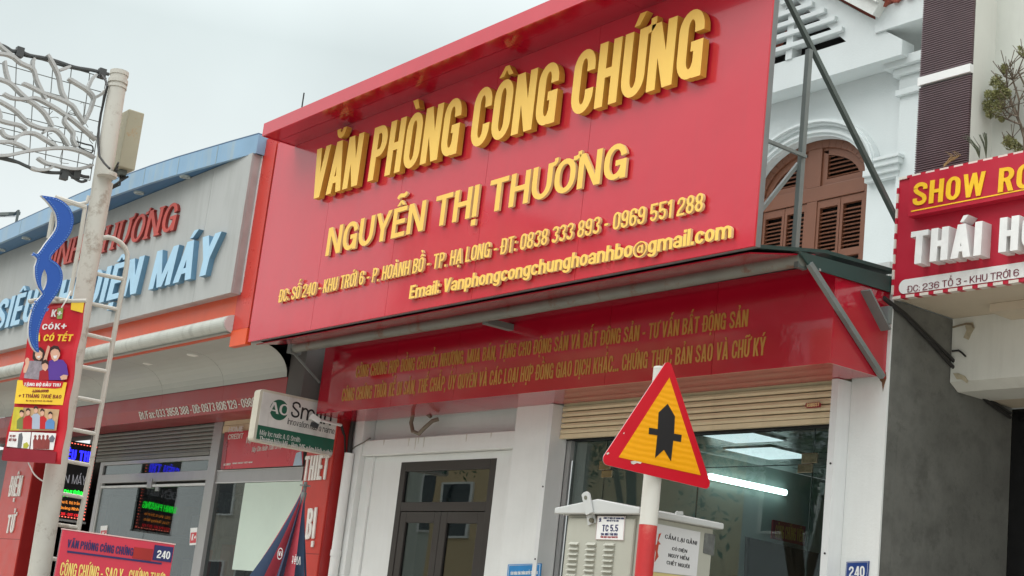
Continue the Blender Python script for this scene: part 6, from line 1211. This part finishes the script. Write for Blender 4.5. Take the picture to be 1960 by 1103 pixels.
MB().tube([(pcx, pcy, zs_), (pcx, pcy, pz_)], prd, n=28).build('post', PWH, TS, smooth=True)
k = 0; z_ = zs_
while z_ > .2: z2 = max(.15, z_-.34); MB().tube([(pcx, pcy, z2), (pcx, pcy, z_-.0005)], prd, n=28).build('post_band', RSTR if k % 2 == 0 else PWH, TS, smooth=True); k += 1; z_ = z2
MB().tube([(pcx, pcy, pz_+.0005), (pcx, pcy, pz_+.012)], [prd*1.02, prd*.98], n=28).build('post_cap', PWH, TS, smooth=True)
mb = MB()
for z_ in (cn[1].z+.12, cn[1].z+.36): mb.box(pcx-prd-.008, pcy-prd-.012, z_-.015, XT-.0078, pcy+prd+.012, z_+.015)
mb.build('post_clamp', STEEL, TS)

# ---------------------------------------------------------------- roof details against the sky
p0, p1 = at(578, 207, Y=9), at(582, 178, Y=9); T_ = MB().tube([p0-Vector((0, 0, 1.2)), p1], .010, n=6).build('lightning_rod', CABLE); tag(T_, 'thin dark lightning rod rising above the red sign hood', 'rod')
p = at(22, 416, Y=5.35); T_ = thing('floodlight', p, 'dark floodlight on the roof edge above the blue fascia at the far left', 'lamp')
a, b = at(-12, 416, Y=5.3), at(27, 414, Y=5.3); MB().prism([a+Vector((0, -.09, -.01)), a+Vector((0, .09, .03)), b+Vector((0, .07, .03)), b+Vector((0, -.07, -.01))], (0, 0, .045)).build('lamp_head', DSTEEL, T_, bevel=.006); MB().prism([a+Vector((.04, -.075, -.012)), a+Vector((.04, .07, .016)), b+Vector((-.04, .05, .016)), b+Vector((-.04, -.055, -.012))], (0, 0, -.006)).build('lens', mat('lamp_lens', (150, 156, 156), rough=.15), T_); MB().tube([b+Vector((-.02, 0, .02)), b+Vector((.13, 0, .05)), b+Vector((.13, 0, -.3))], .016).build('arm', DSTEEL, T_)
# shop clutter glimpsed at the far left edge
T_ = MB().box(at(-40, 960, Y=6.4).x, 6.42, .15, at(0, 960, Y=6.4).x, 6.5, 3.0).build('folded_shutter', mat('dim_grey_shutter', (92, 98, 104), rough=.5, streak=.4)); tag(T_, 'grey folded shutter leaf at the far left edge beside the red pillar', 'shutter')

# ---------------------------------------------------------------- far side of the street, seen in the reflections
def far_house(x, y, wd, dp, ht, rgb, lb, nb, nfl):
    T_ = thing('street_house', (x, y, 0), lb, 'house'); m = mat('far_wall_%d' % int(abs(x)), rgb, rough=.8, var=.05); fl = ht/nfl
    mb = MB(); mb.box(x-wd/2, y-dp, .05, x+wd/2, y, ht); mb.build('wall', m, T_); mb = MB(); mb.box(x-wd/2-.15, y-dp-.1, ht, x+wd/2+.15, y+.35, ht+.25); mb.build('roof', TILE, T_)
    for f in range(nfl):
        for k in range(nb):
            cx_ = x-wd/2+wd*(k+.5)/nb; f_ = MB(); z0_ = f*fl+(.9 if f else .15); z1_ = (f+.8)*fl; f_.box(cx_-wd/nb*.32, y+.001, z0_, cx_+wd/nb*.32, y+.06, z1_); fo_ = f_.build('window', WHITE, T_); bx('pane', (cx_-wd/nb*.27, y+.061, z0_+.06, cx_+wd/nb*.27, y+.066, z1_-.06), mat('far_pane', (40, 46, 52), rough=.08), fo_)
    return T_
far_house(-14, -12, 7, 8, 7.5, (206, 196, 170), 'cream two storey house with a tiled roof across the street', 3, 2)
far_house(-22.5, -12.5, 6, 8, 10.5, (190, 196, 198), 'tall grey three storey house across the street', 2, 3)
far_house(-34.5, -11.5, 5, 8, 12.4, (206, 180, 140), 'tall narrow ochre house farther along across the street', 2, 4)
far_house(-40.5, -12.3, 7.5, 8, 10, (196, 200, 190), 'pale green three storey house far along across the street', 3, 3)
far_house(-49, -12, 8, 8, 7.5, (206, 200, 188), 'stone coloured house at the far end across the street', 3, 2)
far_house(-5, -12.2, 7, 8, 7.0, (200, 204, 204), 'white two storey house opposite the office', 3, 2)
def far_tree(x, y, ht, rc, lb, sd):
    random.seed(sd); T_ = thing('street_tree', (x, y, 0), lb, 'tree', 'trees across the street'); mb = MB(); tk = [(x, y, 0), (x+.1, y, ht*.3), (x-.1, y+.1, ht*.55)]; mb.tube(tk, [.2, .15, .1], n=8)
    tops = []
    for k in range(7): a = k*.9; e_ = Vector((x+math.cos(a)*rc*.7, y+math.sin(a)*rc*.7, ht*(.6+.05*(k % 4)))); mb.tube([tk[1+(k % 2)], (Vector(tk[2])+e_)/2+Vector((0, 0, .3)), e_], [.08, .05, .02], n=6); tops.append(e_)
    mb.build('trunk', mat('bark', (96, 84, 70), rough=.9), T_); mb = MB()
    for e_ in tops+[Vector((x, y, ht*.85)), Vector((x+.5, y, ht*.75))]:
        for _ in range(4): leaves(mb, e_+Vector((random.gauss(0, .6), random.gauss(0, .6), random.gauss(0, .5))), rc*.30, 110, .085)
    mb.build('crown', mat('far_leaf', (62, 84, 48), rough=.7, var=.3, scale=3), T_)
far_tree(-12, -7.5, 6.5, 2.0, 'round leafy tree across the street in front of the cream house', 1); far_tree(-19.5, -8, 8.5, 2.4, 'tall leafy tree across the street between the cream and the grey house', 2); far_tree(-26, -9.5, 11.2, 2.9, 'broad leafy tree across the street before the ochre house', 4); far_tree(-30.3, -9.8, 10.6, 2.4, 'narrower leafy tree beside the tall ochre house', 6); far_tree(-39.5, -9.6, 11, 3.0, 'last leafy tree along the far pavement', 8)
